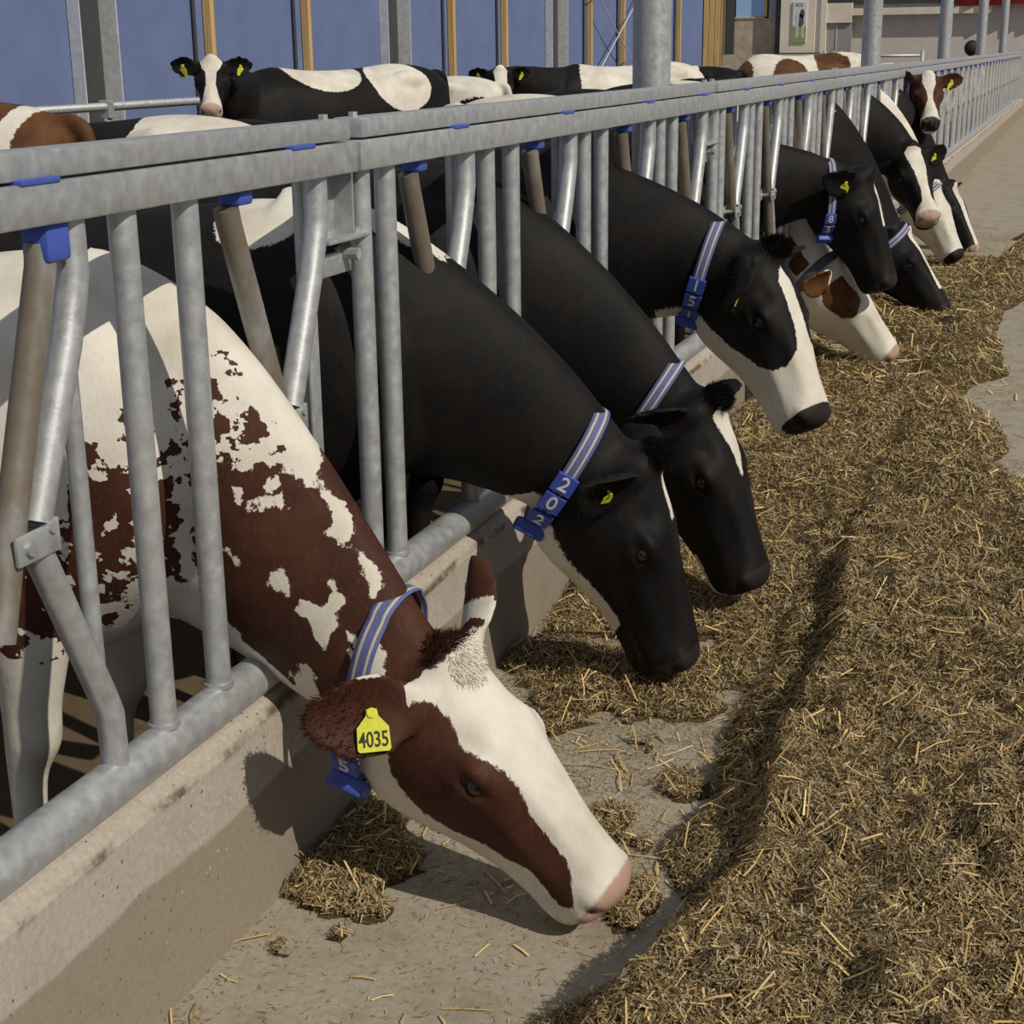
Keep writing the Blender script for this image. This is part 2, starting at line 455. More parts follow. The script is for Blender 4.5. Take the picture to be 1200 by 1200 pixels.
def build_cow(name, label, group, root, yaw, size, head, coat, hair, voxel=.011, neck_thick=1.0, ears=None, hs=1.0,
              collar=None, tags=(), lie=0.0, pull=1.0, eye_open=1.0, neck_start=(-.02, .93), sag=0.0, legs=True, extra=None, ear_len=.20):
    """root = ground point below the withers; head = (poll xyz, pitch, yaw, roll) in world"""
    cw = Cow()
    ry = math.radians(yaw)
    RB = np.array([[math.cos(ry), -math.sin(ry), 0], [math.sin(ry), math.cos(ry), 0], [0, 0, 1]]) * size
    root = np.array(root, float)
    HT, HR = np.array(head[0], float), head_frame(*head[1:])
    cw.HT, cw.HR, cw.hs, cw.RB, cw.root, cw.size = HT, HR, hs, RB, root, size
    toB = lambda q: q @ RB.T + root
    toH = lambda q: (q * hs) @ HR.T + HT
    V, Fc, off = [], [], 0
    def put(v, f):
        nonlocal off
        V.append(v); Fc.extend([tuple(i + off for i in q) for q in f]); off += len(v)
    br = body_rings()
    if lie:
        br = [np.stack([r[:, 0], r[:, 1] * 1.1, np.maximum(r[:, 2], .55)], 1) for r in br]
    put(*loft([toB(r) for r in br]))
    put(*loft([toH(r) for r in head_rings()]))
    # neck
    B0 = toB(np.array([[neck_start[0], 0, neck_start[1]]]))[0]
    H1 = toH(np.array([[.055, 0, -.135]]))[0]
    bd = RB[:, 0] / size
    T0 = unit(bd * .8 + np.array([0, 0, -.05]))
    T1 = unit(HR[:, 0] * .55 + unit(H1 - B0) * .6)
    ln = np.linalg.norm(H1 - B0)
    tt = np.linspace(0, 1, 40)
    h00 = 2 * tt ** 3 - 3 * tt ** 2 + 1; h10 = tt ** 3 - 2 * tt ** 2 + tt; h01 = -2 * tt ** 3 + 3 * tt ** 2; h11 = tt ** 3 - tt ** 2
    C = np.outer(h00, B0) + np.outer(h10, T0 * ln * .8 * pull) + np.outer(h01, H1) + np.outer(h11, T1 * ln * .7 * pull)
    C[:, 2] += sag * np.sin(np.pi * tt)
    D = np.gradient(C, axis=0); D /= np.linalg.norm(D, axis=1)[:, None]
    upB = np.array([0, 0, 1.0]); upH = HR[:, 2] * .8 - HR[:, 0] * .45
    Ups, Lats = [], []
    for i in range(40):
        s = tt[i]; s = s * s * (3 - 2 * s)
        up = upB * (1 - s) + upH * s
        up = up - D[i] * (up @ D[i]); up = unit(up); Ups.append(up); Lats.append(np.cross(up, D[i]))
    Ups, Lats = np.array(Ups), np.array(Lats)
    ru = np.interp(tt, NECK_R[:, 0], NECK_R[:, 1]) * neck_thick; rd = np.interp(tt, NECK_R[:, 0], NECK_R[:, 2]) * neck_thick; rw = np.interp(tt, NECK_R[:, 0], NECK_R[:, 3]) * (0.5 + .5 * neck_thick)
    k = size * (1 - tt) + hs * tt
    ru, rd, rw = ru * k, rd * k, rw * k
    th = np.linspace(0, 2 * np.pi, 36, endpoint=False)
    rings = []
    for i in range(40):
        cu = np.where(np.cos(th) > 0, ru[i], rd[i]) * np.cos(th)
        wl = rw[i] * np.sin(th) * np.where(np.cos(th) > 0, 1 - .28 * np.cos(th) ** 2, 1 - .15 * np.cos(th) ** 2)
        rings.append(C[i] + np.outer(cu, Ups[i]) + np.outer(wl, Lats[i]))
    put(*loft(rings))
    cw.C, cw.D, cw.Ups, cw.Lats = C, D, Ups, Lats
    if legs:
        for s in (-1, 1):
            for fn in (front_leg, hind_leg):
                put(*loft([toB(r) for r in fn(s)]))
        # tail
        tp = [(-1.33, 0, 1.26, .035), (-1.44, 0, 1.22, .03), (-1.47, 0, 1.05, .026), (-1.46, 0, .75, .024), (-1.45, 0, .5, .03), (-1.45, 0, .36, .034), (-1.45, 0, .24, .012)]
        trs = []
        for x, y, z, r in crspline(np.array(tp), 24):
            a = np.linspace(0, 2 * np.pi, 10, endpoint=False)
            trs.append(np.stack([x + r * np.cos(a), y + r * np.sin(a), np.full(10, z) - .6 * r * np.cos(a) * (1 if z > 1.15 else 0)], 1))
        put(*loft([toB(r) for r in trs]))
        # hip bones, udder
        for s in (-1, 1):
            a = np.linspace(0, 2 * np.pi, 12, endpoint=False)
            rr = [np.stack([-.98 + .10 * t + 0 * a, s * .185 + rad * np.cos(a), 1.205 + rad * np.sin(a)], 1) for t, rad in ((-1.6, .01), (-1.0, .05), (0, .075), (1.0, .05), (1.6, .01))]
            put(*loft([toB(r) for r in rr]))
    ears = ears or {}
    cw.ear = {}
    for sd, s in (('R', -1), ('L', 1)):
        dv = np.array(ears.get(sd, (-.22, s * 1.0, -.28)), float)
        fc = np.array(ears.get(sd + 'face', (.65, s * .45, .35)), float)
        bs = np.array([.025, s * .095, -.05])
        er = ear_rings(bs, unit(dv), fc, ear_len)
        put(*loft([toH(r) for r in er]))
        cw.ear[sd] = (bs, unit(dv), fc)
    if extra is not None:
        for v, f in extra(cw, toB, toH):
            put(v, f)
    V = np.concatenate(V)
    # voxel remesh into one continuous surface
    me = bpy.data.meshes.new('tmp'); me.from_pydata([tuple(x) for x in V], [], Fc); me.update()
    bm = bmesh.new(); bm.from_mesh(me); bmesh.ops.recalc_face_normals(bm, faces=bm.faces); bm.to_mesh(me); bm.free()
    ob = bpy.data.objects.new('tmp', me); COL.objects.link(ob)
    md = ob.modifiers.new('r', 'REMESH'); md.mode = 'VOXEL'; md.voxel_size = voxel
    dg = bpy.context.evaluated_depsgraph_get()
    me2 = bpy.data.meshes.new_from_object(ob.evaluated_get(dg))
    bpy.data.objects.remove(ob); bpy.data.meshes.remove(me)
    n = len(me2.vertices)
    co = np.empty(n * 3); me2.vertices.foreach_get('co', co); co = co.reshape(-1, 3)
    ed = np.empty(len(me2.edges) * 2, dtype=np.int32); me2.edges.foreach_get('vertices', ed); ed = ed.reshape(-1, 2)
    deg = np.bincount(ed.ravel(), minlength=n)[:, None].astype(float)
    # smoothing: strong over body and neck joints, gentle on head and ears
    hp = ((co - HT) @ HR) / hs
    inhead = (hp[:, 0] > .02) & (np.abs(hp[:, 1]) < .14) & (hp[:, 2] > -.32) & (hp[:, 2] < .06) & (hp[:, 0] < .56)
    earw = np.abs(hp[:, 1]) > .135
    nearh = (np.linalg.norm(hp - np.array([.2, 0, -.1]), axis=1) < .42)
    wt = np.where(nearh & (inhead | earw), .18, .62)[:, None]
    iters = max(4, int(round(16 * (.011 / voxel))))
    for it in range(iters):
        acc = np.zeros_like(co)
        for ax in range(3):
            acc[:, ax] = np.bincount(ed[:, 0], co[ed[:, 1], ax], n) + np.bincount(ed[:, 1], co[ed[:, 0], ax], n)
        lap = acc / deg - co
        co = co + lap * wt * (1.0 if it % 2 == 0 else -.55)
        if it % 2 == 0: pass
    for it in range(3):
        acc = np.zeros_like(co)
        for ax in range(3):
            acc[:, ax] = np.bincount(ed[:, 0], co[ed[:, 1], ax], n) + np.bincount(ed[:, 1], co[ed[:, 0], ax], n)
        co = co + (acc / deg - co) * wt * .8
    me2.vertices.foreach_set('co', co.ravel()); me2.update()
    nm = np.empty(n * 3); me2.vertices.foreach_get('normal', nm); nm = nm.reshape(-1, 3)
    hp = ((co - HT) @ HR) / hs
    aw = np.stack([hp[:, 0], np.abs(hp[:, 1]), hp[:, 2]], 1)
    hm = nearh & (hp[:, 0] > -.03)
    def g(c, r, amp):
        r = np.asarray(r, float) * np.ones(3)
        return amp * np.exp(-(((aw - np.array(c)) / r) ** 2).sum(1))
    d = g((.186, .108, -.038), (.045, .03, .020), .019) + g((.195, .110, -.084), (.036, .03, .012), .009) - g((.195, .113, -.060), (.022, .03, .010), .009)
    d += g((.13, .098, -.025), .035, -.012) + g((.16, .07, .0), (.03, .025, .02), .005) + g((.30, .052, -.03), (.09, .016, .02), .006) + g((.32, .075, -.10), (.09, .03, .02), .007) + g((.36, 0, 0), (.10, .02, .03), .004) + g((.20, 0, .0), (.06, .03, .03), -.005) + g((.24, .085, -.10), (.03, .02, .03), -.006) + g((.12, .09, -.15), .055, .008) + g((.0, .0, .02), (.035, .055, .03), .028) + g((.10, 0, .01), (.05, .05, .04), .004)
    d += g((.494, .055, -.082), (.014, .016, .012), -.024) + g((.476, .064, -.062), (.022, .02, .016), .008) + g((.505, .0, -.055), (.02, .02, .025), .003)
    d += g((.30, .06, -.075), (.06, .03, .02), .004) + g((.27, .075, -.13), (.05, .03, .03), -.006) + g((.05, .11, -.08), (.03, .03, .04), .006)
    mouth = np.exp(-((hp[:, 2] - (-.142 - .06 * np.clip(.46 - hp[:, 0], 0, 1))) / .006) ** 2) * np.clip((hp[:, 0] - .35) / .04, 0, 1)
    d -= .006 * mouth
    co = co + nm * (d * hm * hs)[:, None]
    cw.hp = hp; cw.co = co
    # body coordinates, neck coordinates
    bp = ((co - root) @ RB) / size ** 2
    seg = np.linalg.norm(np.diff(C, axis=0), axis=1).mean()
    dist = np.full(n, 1e9); ti = np.zeros(n); ang = np.zeros(n)
    for i in range(0, 40):
        q = co - C[i]; al = q @ D[i]
        dd = np.abs(al) + .02 * np.linalg.norm(q, axis=1)
        b = dd < dist
        dist[b] = dd[b]; ti[b] = tt[i] + al[b] / ln / 39 * 0 + np.clip(al[b] / (39 * seg), -.5 / 39, .5 / 39); ang[b] = np.arctan2(q[b] @ Lats[i], q[b] @ Ups[i])
    cw.n = n; cw.bp = bp; cw.nt = ti; cw.na = ang
    cw.hu = hp[:, 0]; cw.ha = np.arctan2(hp[:, 1], hp[:, 2] + .10) * .1
    ishead = (hp[:, 0] > -.01) & (np.linalg.norm(hp - np.array([.24, 0, -.1]), axis=1) < .36)
    cw.eart = {}
    isear = np.zeros(n, bool)
    for sd in 'RL':
        bs, dv, fc = cw.ear[sd]
        q = hp - bs; al = q @ dv; pe = np.linalg.norm(q - np.outer(al, dv), axis=1)
        e = (al > .025) & (pe < .075) & (al < ear_len + .03) & (np.abs(hp[:, 1]) > .115)
        cw.eart[sd] = (e, al / ear_len, pe, q @ unit(fc - dv * (fc @ dv))); isear |= e
    cw.isear = isear; cw.ishead = ishead & ~isear
    xlim = (-.02 * size)
    fwd = (co - B0) @ bd
    cw.isneck = (fwd > .10) & ~cw.ishead & ~isear
    cw.isbody = ~cw.isneck & ~cw.ishead & ~isear
    field, pink, nose, speck = coat(cw)
    for nm_, arr in (('coat', field), ('pink', pink), ('nose', nose), ('speck', speck)):
        a = me2.attributes.new(nm_, 'FLOAT', 'POINT'); a.data.foreach_set('value', np.asarray(arr, dtype=np.float32))
    o0 = Vector(root)
    me2.vertices.foreach_set('co', (co - root).ravel())
    me2.materials.clear(); me2.materials.append(M[hair])
    me2.polygons.foreach_set('use_smooth', np.ones(len(me2.polygons), dtype=bool))
    me2.polygons.foreach_set('material_index', np.zeros(len(me2.polygons), dtype=np.int32))
    me2.update(); me2.name = name
    ob = bpy.data.objects.new(name, me2); ob.location = o0; link(ob)
    tag(ob, label, 'cow', group)
    cw.ob = ob; cw.toH = toH; cw.toB = toB
    # eyes
    for s in (-1, 1):
        cpos = toH(np.array([[.195, s * .1005, -.060]]))[0] - root
        bm = bmesh.new(); bmesh.ops.create_uvsphere(bm, u_segments=16, v_segments=10, radius=.0185 * hs)
        for v in bm.verts: v.co = Vector(cpos) + v.co
        me = bpy.data.meshes.new('eye'); bm.to_mesh(me); bm.free(); me.materials.append(M['eye'])
        me.polygons.foreach_set('use_smooth', np.ones(len(me.polygons), dtype=bool))
        link(bpy.data.objects.new('eye', me), ob)
    pl = [tuple(p.vertices) for p in me2.polygons]
    cw.bvh = BVHTree.FromPolygons([Vector(p) for p in co], pl)
    if collar: add_collar(cw, **collar)
    for tg in tags: add_eartag(cw, **tg)
    return cw

def add_tuft(cw, centre, rad, n, length, direction, mat, seed=1, curl=.5, name='hair_tuft'):
    """short hair strands rooted on the skin around a point given in head coordinates"""
    rg = np.random.default_rng(seed)
    q = (cw.hp - np.asarray(centre)) / np.asarray(rad)
    ids = np.nonzero((q ** 2).sum(1) < 1)[0]
    if len(ids) == 0: return
    ids = rg.choice(ids, n)
    me = cw.ob.data; nv = len(me.vertices)
    nm = np.empty(nv * 3); me.vertices.foreach_get('normal', nm); nm = nm.reshape(-1, 3)[ids]
    p = cw.co[ids] - cw.root + rg.normal(0, .003, (n, 3))
    d = nm * .55 + (cw.HR @ np.asarray(direction, float)) * .8 + rg.normal(0, curl, (n, 3)); d /= np.linalg.norm(d, axis=1)[:, None]
    d2 = d * .6 + (cw.HR @ np.asarray(direction, float)) * .5 + rg.normal(0, curl, (n, 3)); d2 /= np.linalg.norm(d2, axis=1)[:, None]
    L = length * rg.uniform(.5, 1.2, n)[:, None]
    s = np.cross(d, rg.normal(0, 1, (n, 3))); s /= np.linalg.norm(s, axis=1)[:, None]; s *= .0007
    a = p - nm * .002; b = a + d * L * .55; c = b + d2 * L * .5
    V = np.stack([a - s, a + s, b + s * .8, b - s * .8, c], 1).reshape(-1, 3)
    F = []
    for i in range(n): F += [(5 * i, 5 * i + 1, 5 * i + 2, 5 * i + 3), (5 * i + 3, 5 * i + 2, 5 * i + 4)]
    tag(mesh_obj(name, V, F, M[mat], cw.ob), kind='stuff')

def text_mesh(s, size):
    cu = bpy.data.curves.new('t', 'FONT'); cu.body = s; cu.size = size; cu.align_x = 'CENTER'; cu.align_y = 'CENTER'; cu.extrude = 0.0006
    cu.offset = size * .012
    o = bpy.data.objects.new('t', cu); COL.objects.link(o)
    dg = bpy.context.evaluated_depsgraph_get()
    me = bpy.data.meshes.new_from_object(o.evaluated_get(dg))
    v = [vv.co.copy() for vv in me.vertices]; f = [tuple(p.vertices) for p in me.polygons]
    bpy.data.objects.remove(o); bpy.data.curves.remove(cu); bpy.data.meshes.remove(me)
    return v, f

def add_collar(cw, t=.86, tilt=0.0, width=.042, mat='collar', digits='', digit_ang=-125, digit_step=.046, drop=0.0, block=.040, buckle=True, off=.006, label=None):
    i = t * 39; i0 = int(i); c = cw.C[i0]; d = cw.D[i0]; up = cw.Ups[i0]; lat = cw.Lats[i0]
    # tilt the collar plane about the lateral axis
    d2 = unit(d * math.cos(tilt) + up * math.sin(tilt)); up2 = unit(up - d2 * (up @ d2)); lat = unit(lat - d2 * (lat @ d2))
    n = 72; A = np.linspace(0, 2 * np.pi, n, endpoint=False)
    R = {}
    rows = [-.5, -.25, 0, .25, .5]
    for k in rows:
        r = np.zeros(n)
        for j, a in enumerate(A):
            dr = up2 * math.cos(a) + lat * math.sin(a)
            o = c + d2 * (k * width)
            hit = cw.bvh.ray_cast(Vector(o), Vector(dr), .45)
            r[j] = (np.linalg.norm(np.array(hit[0]) - o) if hit[0] is not None else .1)
        R[k] = r
    rm = np.maximum.reduce([R[k] for k in rows])
    rm = np.minimum(rm, np.convolve(np.concatenate([rm[-9:], rm, rm[:9]]), np.ones(19) / 19, 'valid') * 1.06)
    pad = np.concatenate([rm[-6:], rm, rm[:6]])
    ker = np.ones(9) / 9
    sm = np.convolve(pad, ker, 'same')[6:-6]
    rb = np.maximum(rm, sm)
    pad = np.concatenate([rb[-9:], rb, rb[:9]]); rb = np.maximum(np.convolve(pad, np.ones(13) / 13, 'same')[9:-9], rm - .004) + off
    verts, faces, at = [], [], []
    th = .0035
    for (k, ro, uu) in ((-.5, 0, 0), (-.5, th, 0), (-.18, th, .32), (.18, th, .68), (.5, th, 1), (.5, 0, 1)):
        for j, a in enumerate(A):
            dr = up2 * math.cos(a) + lat * math.sin(a)
            sag = drop * max(0, -math.cos(a)) ** 2
            verts.append(c + d2 * (k * width) + dr * (rb[j] + ro + sag) - cw.root); at.append(uu)
    for q in range(6):
        q2 = (q + 1) % 6
        for j in range(n):
            j2 = (j + 1) % n
            faces.append((q * n + j, q * n + j2, q2 * n + j2, q2 * n + j))
    co_ = mesh_obj('collar', verts, faces, M[mat], cw.ob, True)
    if label: co_['label'] = label
    a = co_.data.attributes.new('across', 'FLOAT', 'POINT'); a.data.foreach_set('value', np.array(at, dtype=np.float32))
    cw.collar = co_
    ang = math.radians(digit_ang)
    def frame(a):
        j = (a % (2 * np.pi)) / (2 * np.pi) * n; r = np.interp(j, np.arange(n + 1), np.append(rb, rb[0])) + th + drop * max(0, -math.cos(a)) ** 2
        dr = up2 * math.cos(a) + lat * math.sin(a)
        return c + dr * r - cw.root, r
    for q, ch in enumerate(digits):
        p, r = frame(ang)
        p2, _ = frame(ang - .02)
        upv = unit(p2 - p); rt = d2 - upv * (d2 @ upv); rt = unit(rt)      # up of the digit runs up the band on the right hand side
        if digit_ang < 0:
            p2, _ = frame(ang + .02); upv = unit(p2 - p); rt = unit(d2 - upv * (d2 @ upv))
        nrm = np.cross(rt, upv)
        if nrm @ (p + cw.root - c) < 0: nrm = -nrm
        mb = MB().box(-block * .62, block * .62, -block * .56, block * .56, -.001, .009, 0, .002)
        v, f = text_mesh(ch, block * 1.15)
        if ch == '-': pass
        mb.add([(x.x, x.y, x.z + .0096) for x in v], f, 1)
        Mx = np.stack([rt, upv, nrm], 1)
        if np.linalg.det(Mx) < 0: Mx[:, 0] *= -1
        vv = [Mx @ np.array(x) + p for x in mb.v]
        mesh_obj('number_tag', vv, mb.f, [M['tag_blue'], M['digit']], co_, False, mb.mi)
        ang += (-1 if digit_ang < 0 else 1) * digit_step / max(r, .05)
    if buckle and digits:
        p, r = frame(ang); p2, _ = frame(ang + .02 * (1 if digit_ang < 0 else -1)); upv = unit(p2 - p); rt = unit(d2 - upv * (d2 @ upv)); nrm = np.cross(rt, upv)
        if nrm @ (p + cw.root - c) < 0: nrm = -nrm; rt = -rt
        mb = MB().box(-.034, .034, -.022, .022, -.004, .026, 0, .005)
        Mx = np.stack([rt, upv, nrm], 1)
        mesh_obj('weight_block', [Mx @ np.array(x) + p for x in mb.v], mb.f, M['tag_blue'], co_)

def add_eartag(cw, side='R', pos=.55, text='', size=.052, tilt=0.0, face=None, hang=None, lat=0.0):
    bs, dv, fc = cw.ear[side]
    p = cw.toH((bs + dv * (pos * .20) + fc * .006)[None])[0]
    nrm = unit(cw.HR @ (fc if face is None else np.array(face, float)))
    down = np.array([0, 0, -1.0]) if hang is None else unit(np.array(hang, float))
    down = unit(down - nrm * (down @ nrm)); rt = np.cross(-down, nrm) * -1
    rt = np.cross(down, nrm); rt = -rt if rt @ np.cross(-down, nrm) < 0 else rt
    upv = -down; rt = np.cross(upv, nrm)
    s = size
    prof = [(-.16, .12), (.16, .12), (.20, -.10), (.50, -.45), (.52, -1.12), (.46, -1.2), (-.46, -1.2), (-.52, -1.12), (-.50, -.45), (-.20, -.10)]
    v = [(x * s, y * s, z) for z in (0, .003) for x, y in prof]; k = len(prof)
    f = [tuple(range(k - 1, -1, -1)), tuple(range(k, 2 * k))] + [(i, (i + 1) % k, k + (i + 1) % k, k + i) for i in range(k)]
    mb = MB().add(v, f, 0)
    mb.tube([(0, 0, -.012), (0, 0, .006)], s * .16, 10, 0)
    if text:
        tv, tf = text_mesh(text, s * .50)
        xs = max(abs(q.x) for q in tv) or 1
        kx = min(1.0, s * .47 / xs)
        mb.add([(q.x * kx, q.y * 1.35 - s * .84, q.z + .0036) for q in tv], tf, 1)
    Mx = np.stack([rt, upv, nrm], 1)
    if np.linalg.det(Mx) < 0: Mx[:, 0] *= -1
    off = nrm * .012
    mesh_obj('ear_tag', [Mx @ np.array(x) + p + off - cw.root for x in mb.v], mb.f, [M['tag_yellow'], M['ink']], cw.ob, False, mb.mi)

# ------------------------------------------------------------------ setting: floors, curb, walls
FLOOR_Y0, FLOOR_Y1 = -3.0, 34.0
def grid_floor(name, x0, x1, y0, y1, z, mat):
    o = MB().box(x0, x1, y0, y1, z - .12, z).build(name, mat)
    return tag(o, kind='structure')
AZ = .12              # the feed alley lies a step above the pen
grid_floor('floor', -.10, 7.0, FLOOR_Y0, FLOOR_Y1, AZ, M['floor'])
grid_floor('floor_pen', -6.4, -.10, FLOOR_Y0, FLOOR_Y1, 0.0, M['pen_floor'])

FX = .045             # alley face of the curb
curb = tag(empty('curb', (0, 0, 0)), kind='structure')
CURB_L = 2.93
_cv = [(FX, AZ - .05), (FX, .448), (FX - .006, .462), (FX - .026, .478), (-.03, .483), (-.072, .478), (-.078, .44), (-.13, .425), (-.135, 0)]
def curb_block(y0, y1):
    n = len(_cv); v = [(x, y, z) for y in (y0, y1) for x, z in _cv]
    f = [(i, (i + 1) % n, n + (i + 1) % n, n + i) for i in range(n)] + [tuple(range(n - 1, -1, -1)), tuple(range(n, 2 * n))]
    o = mesh_obj('curb_block', v, f, M['curb'], curb)
    bm = bmesh.new(); bm.from_mesh(o.data); bmesh.ops.recalc_face_normals(bm, faces=bm.faces)
    bmesh.ops.bevel(bm, geom=[e for e in bm.edges if e.calc_face_angle(0) > .5], offset=.006, segments=1, affect='EDGES')
    bm.to_mesh(o.data); bm.free()
    return o
for k in range(-1, 11):
    ya = 3.42 + CURB_L * k
    curb_block(ya + .0015, min(ya + CURB_L - .0015, FLOOR_Y1))

# ------------------------------------------------------------------ feed fence
PL = 2.93
J0 = 2.541
BAR_R = .0205
VOFF = [.166, .868, 1.595, 2.385]       # main uprights, measured from the panel's joint
def shared(name, mb, mat, smooth=True, ang=40):
    o = mb.build(name, mat, None, False)
    if smooth: auto_smooth(o, ang)
    COL.objects.unlink(o)
    me = o.data; bpy.data.objects.remove(o)
    return me
beam_lo = shared('lower_beam', MB().box(-.028, .03, .007, PL - .007, 1.311, 1.364, 0, .004), M['steel'])
beam_hi = shared('upper_beam', MB().box(-.036, .024, .028, PL - .022, 1.368, 1.403, 0, .004), M['steel'])
tube_lo = shared('bottom_tube', MB().tube([(0, 0, .508), (0, PL, .508)], .034, 20), M['steel'])
def upright_mb(r=BAR_R):
    b = MB().tube([(0, 0, .53), (0, 0, 1.315)], r, 16)
    b.tube([(0, 0, .538), (0, 0, .546)], r + .004, 14)
    return b
up_me = shared('upright', upright_mb(), M['steel'])
thin_me = shared('thin_upright', MB().tube([(-.045, 0, .60), (-.045, 0, 1.31)], .0135, 12), M['steel'])
# bent bar: measured from its top
bent_me = shared('bent_bar', MB().tube([(0, 0, 1.315), (0, 0, 1.24), (0, -.008, 1.212), (0, -.03, 1.15), (0, -.13, .935)], BAR_R + .001, 16), M['steel'])
diag_me = shared('lower_bar', MB().tube([(0, -.135, .905), (0, -.13, .89), (0, -.022, .645), (0, -.010, .615), (0, -.008, .53)], BAR_R, 16), M['steel'])
lock_open = shared('lock_bar', MB().tube([(-.004, -.296, 1.285), (-.004, -.290, 1.262), (-.004, -.158, .92), (-.004, -.075, .70)], BAR_R, 16), M['steel_dirty'])
lock_shut = shared('lock_bar', MB().tube([(-.004, -.058, 1.285), (-.004, -.062, 1.255), (-.004, -.178, .93), (-.004, -.22, .80)], BAR_R, 16), M['steel_dirty'])
pad_shut = shared('blue_buffer', MB().box(-.022, .020, -.074, -.024, 1.262, 1.312, 0, .006), M['blue_plastic'])
pad_open = shared('blue_buffer', MB().box(-.022, .018, -.29, -.245, 1.288, 1.313, 0, .006), M['blue_plastic'])
pad_beam = shared('beam_pad', MB().box(-.03, .032, -.04, .04, 1.3625, 1.370, 0, .002), M['blue_plastic'])
_hb = MB()
_hb.box(.016, .024, -.20, -.115, .895, .935, 0, .003); _hb.box(-.03, -.022, -.20, -.115, .895, .935, 0, .003)
_hb.tube([(-.034, -.178, .915), (.03, -.178, .915)], .009, 10); _hb.tube([(-.034, -.128, .93), (.028, -.128, .93)], .008, 10)
_hb.box(.004, .024, -.120, -.112, .895, .94, 0, .002)
hinge_me = shared('hinge_bracket', _hb, M['steel'])
_jb = MB()
_jb.box(-.035, .012, -.003, .003, 1.20, 1.312); _jb.box(-.032, -.026, -.10, .055, 1.20, 1.312, 0, .002)
_jb.box(-.04, .02, -.115, .06, 1.192, 1.200, 0, .002)
_jb.tube([(-.02, .0, 1.165), (.02, .0, 1.165)], .011, 8); _jb.box(-.018, -.010, -.16, .03, 1.13, 1.17, 0, .003)
_jb.tube([(-.02, -.05, 1.196), (-.02, -.05, 1.21)], .011, 6); _jb.tube([(0, .03, 1.196), (0, .03, 1.21)], .010, 6)
joint_me = shared('joint_plate', _jb, M['steel'])
strip_me = shared('stop_strip', MB().box(-.024, -.018, -.138, -.10, .55, 1.19, 0, .002), M['steel'])
bolts_me = shared('beam_bolt', MB().tube([(0, 0, 1.402), (0, 0, 1.412)], .009, 6), M['steel'])

panel_notes = {
    -1: 'galvanised feed fence panel nearest the camera, around the red spotted cow',
    0: 'galvanised feed fence panel the collared black cows with numbers 202 and 151 reach through',
    1: 'galvanised feed fence panel behind the black cow with the tall raised head',
    2: 'galvanised feed fence panel behind the blaze-faced cow that looks towards the camera',
    3: 'galvanised feed fence panel in front of the brown-headed cow looking out above the row',
}
OPEN = {(-1, 3), (0, 0), (0, 1), (0, 2), (0, 3), (1, 0), (1, 1), (1, 2), (1, 3), (2, 0), (2, 1), (2, 2), (2, 3), (3, 0), (3, 1)}
def part(me, root, x=0, y=0, z=0):
    o = bpy.data.objects.new(me.name.split('.')[0], me); o.location = (x, y, z); return link(o, root)
for k in range(-1, 10):
    r = empty('feed_fence_panel', (0, J0 + PL * k, 0))
    tag(r, panel_notes.get(k, 'empty galvanised feed fence panel beyond the last feeding cow'), 'fence', 'feed fence panels in one row')
    part(beam_lo, r); part(beam_hi, r); part(tube_lo, r)
    part(joint_me, r); part(strip_me, r, 0, 0)
    part(bolts_me, r, -.01, .06); part(bolts_me, r, -.01, PL - .06)
    for j in range(4):
        V = VOFF[j]
        if j > 0: part(up_me, r, 0, V - .163)
        else: part(up_me, r, 0, .053)
        part(up_me, r, 0, V)
        by = VOFF[j + 1] - .285 if j < 3 else PL - .124
        part(bent_me, r, 0, by); part(diag_me, r, 0, by); part(hinge_me, r, 0, by)
        part(thin_me, r, 0, by + .03)
        op = (k, j) in OPEN
        part(lock_open if op else lock_shut, r, 0, by)
        part(pad_open if op else pad_shut, r, 0, by)
        part(pad_beam, r, 0, by - .09)

# round posts standing behind the fence line
for i in range(5):
    y = 5.06 + 5.55 * i
    mb = MB().tube([(-.105, y, -.06), (-.105, y, 4.2)], .062, 24)
    mb.box(-.20, -.01, y - .09, y + .09, -.06, -.045, 0, .003)
    o = auto_smooth(mb.build('round_post', M['steel'], None, False))
    nm = ['nearest round galvanised post, thick in front of the blue wall', 'round galvanised post behind the brown-headed cow', 'round galvanised post next along past the brown-headed cow',
          'round galvanised post just right of the distant person', 'last round galvanised post at the far end of the fence'][i]
    tag(o, nm, 'post', 'round posts along the feed fence')

# ------------------------------------------------------------------ cows
def std_nose(cw, kind='pink', lo=.462):
    hp = cw.hp; z = np.zeros(cw.n)
    m = np.clip((hp[:, 0] + .20 * (hp[:, 2] + .07) - lo) / .016, 0, 1) * (hp[:, 2] > -.145) * cw.ishead
    lips = np.clip((hp[:, 0] - .455) / .02, 0, 1) * (hp[:, 2] <= -.145) * cw.ishead
    nos = np.exp(-(((hp[:, 0] - .494) / .014) ** 2 + ((np.abs(hp[:, 1]) - .054) / .018) ** 2 + ((hp[:, 2] + .082) / .011) ** 2)) * cw.ishead
    if kind == 'pink': return np.maximum(m * .9, lips * .45), nos * 1.3
    if kind == 'black': return lips * .15, np.maximum(m, nos)
    if kind == 'dark': return m * .5, np.maximum(nos * 1.3, m * .62)
    return m * .62, np.maximum(nos * 1.3, m * .40)

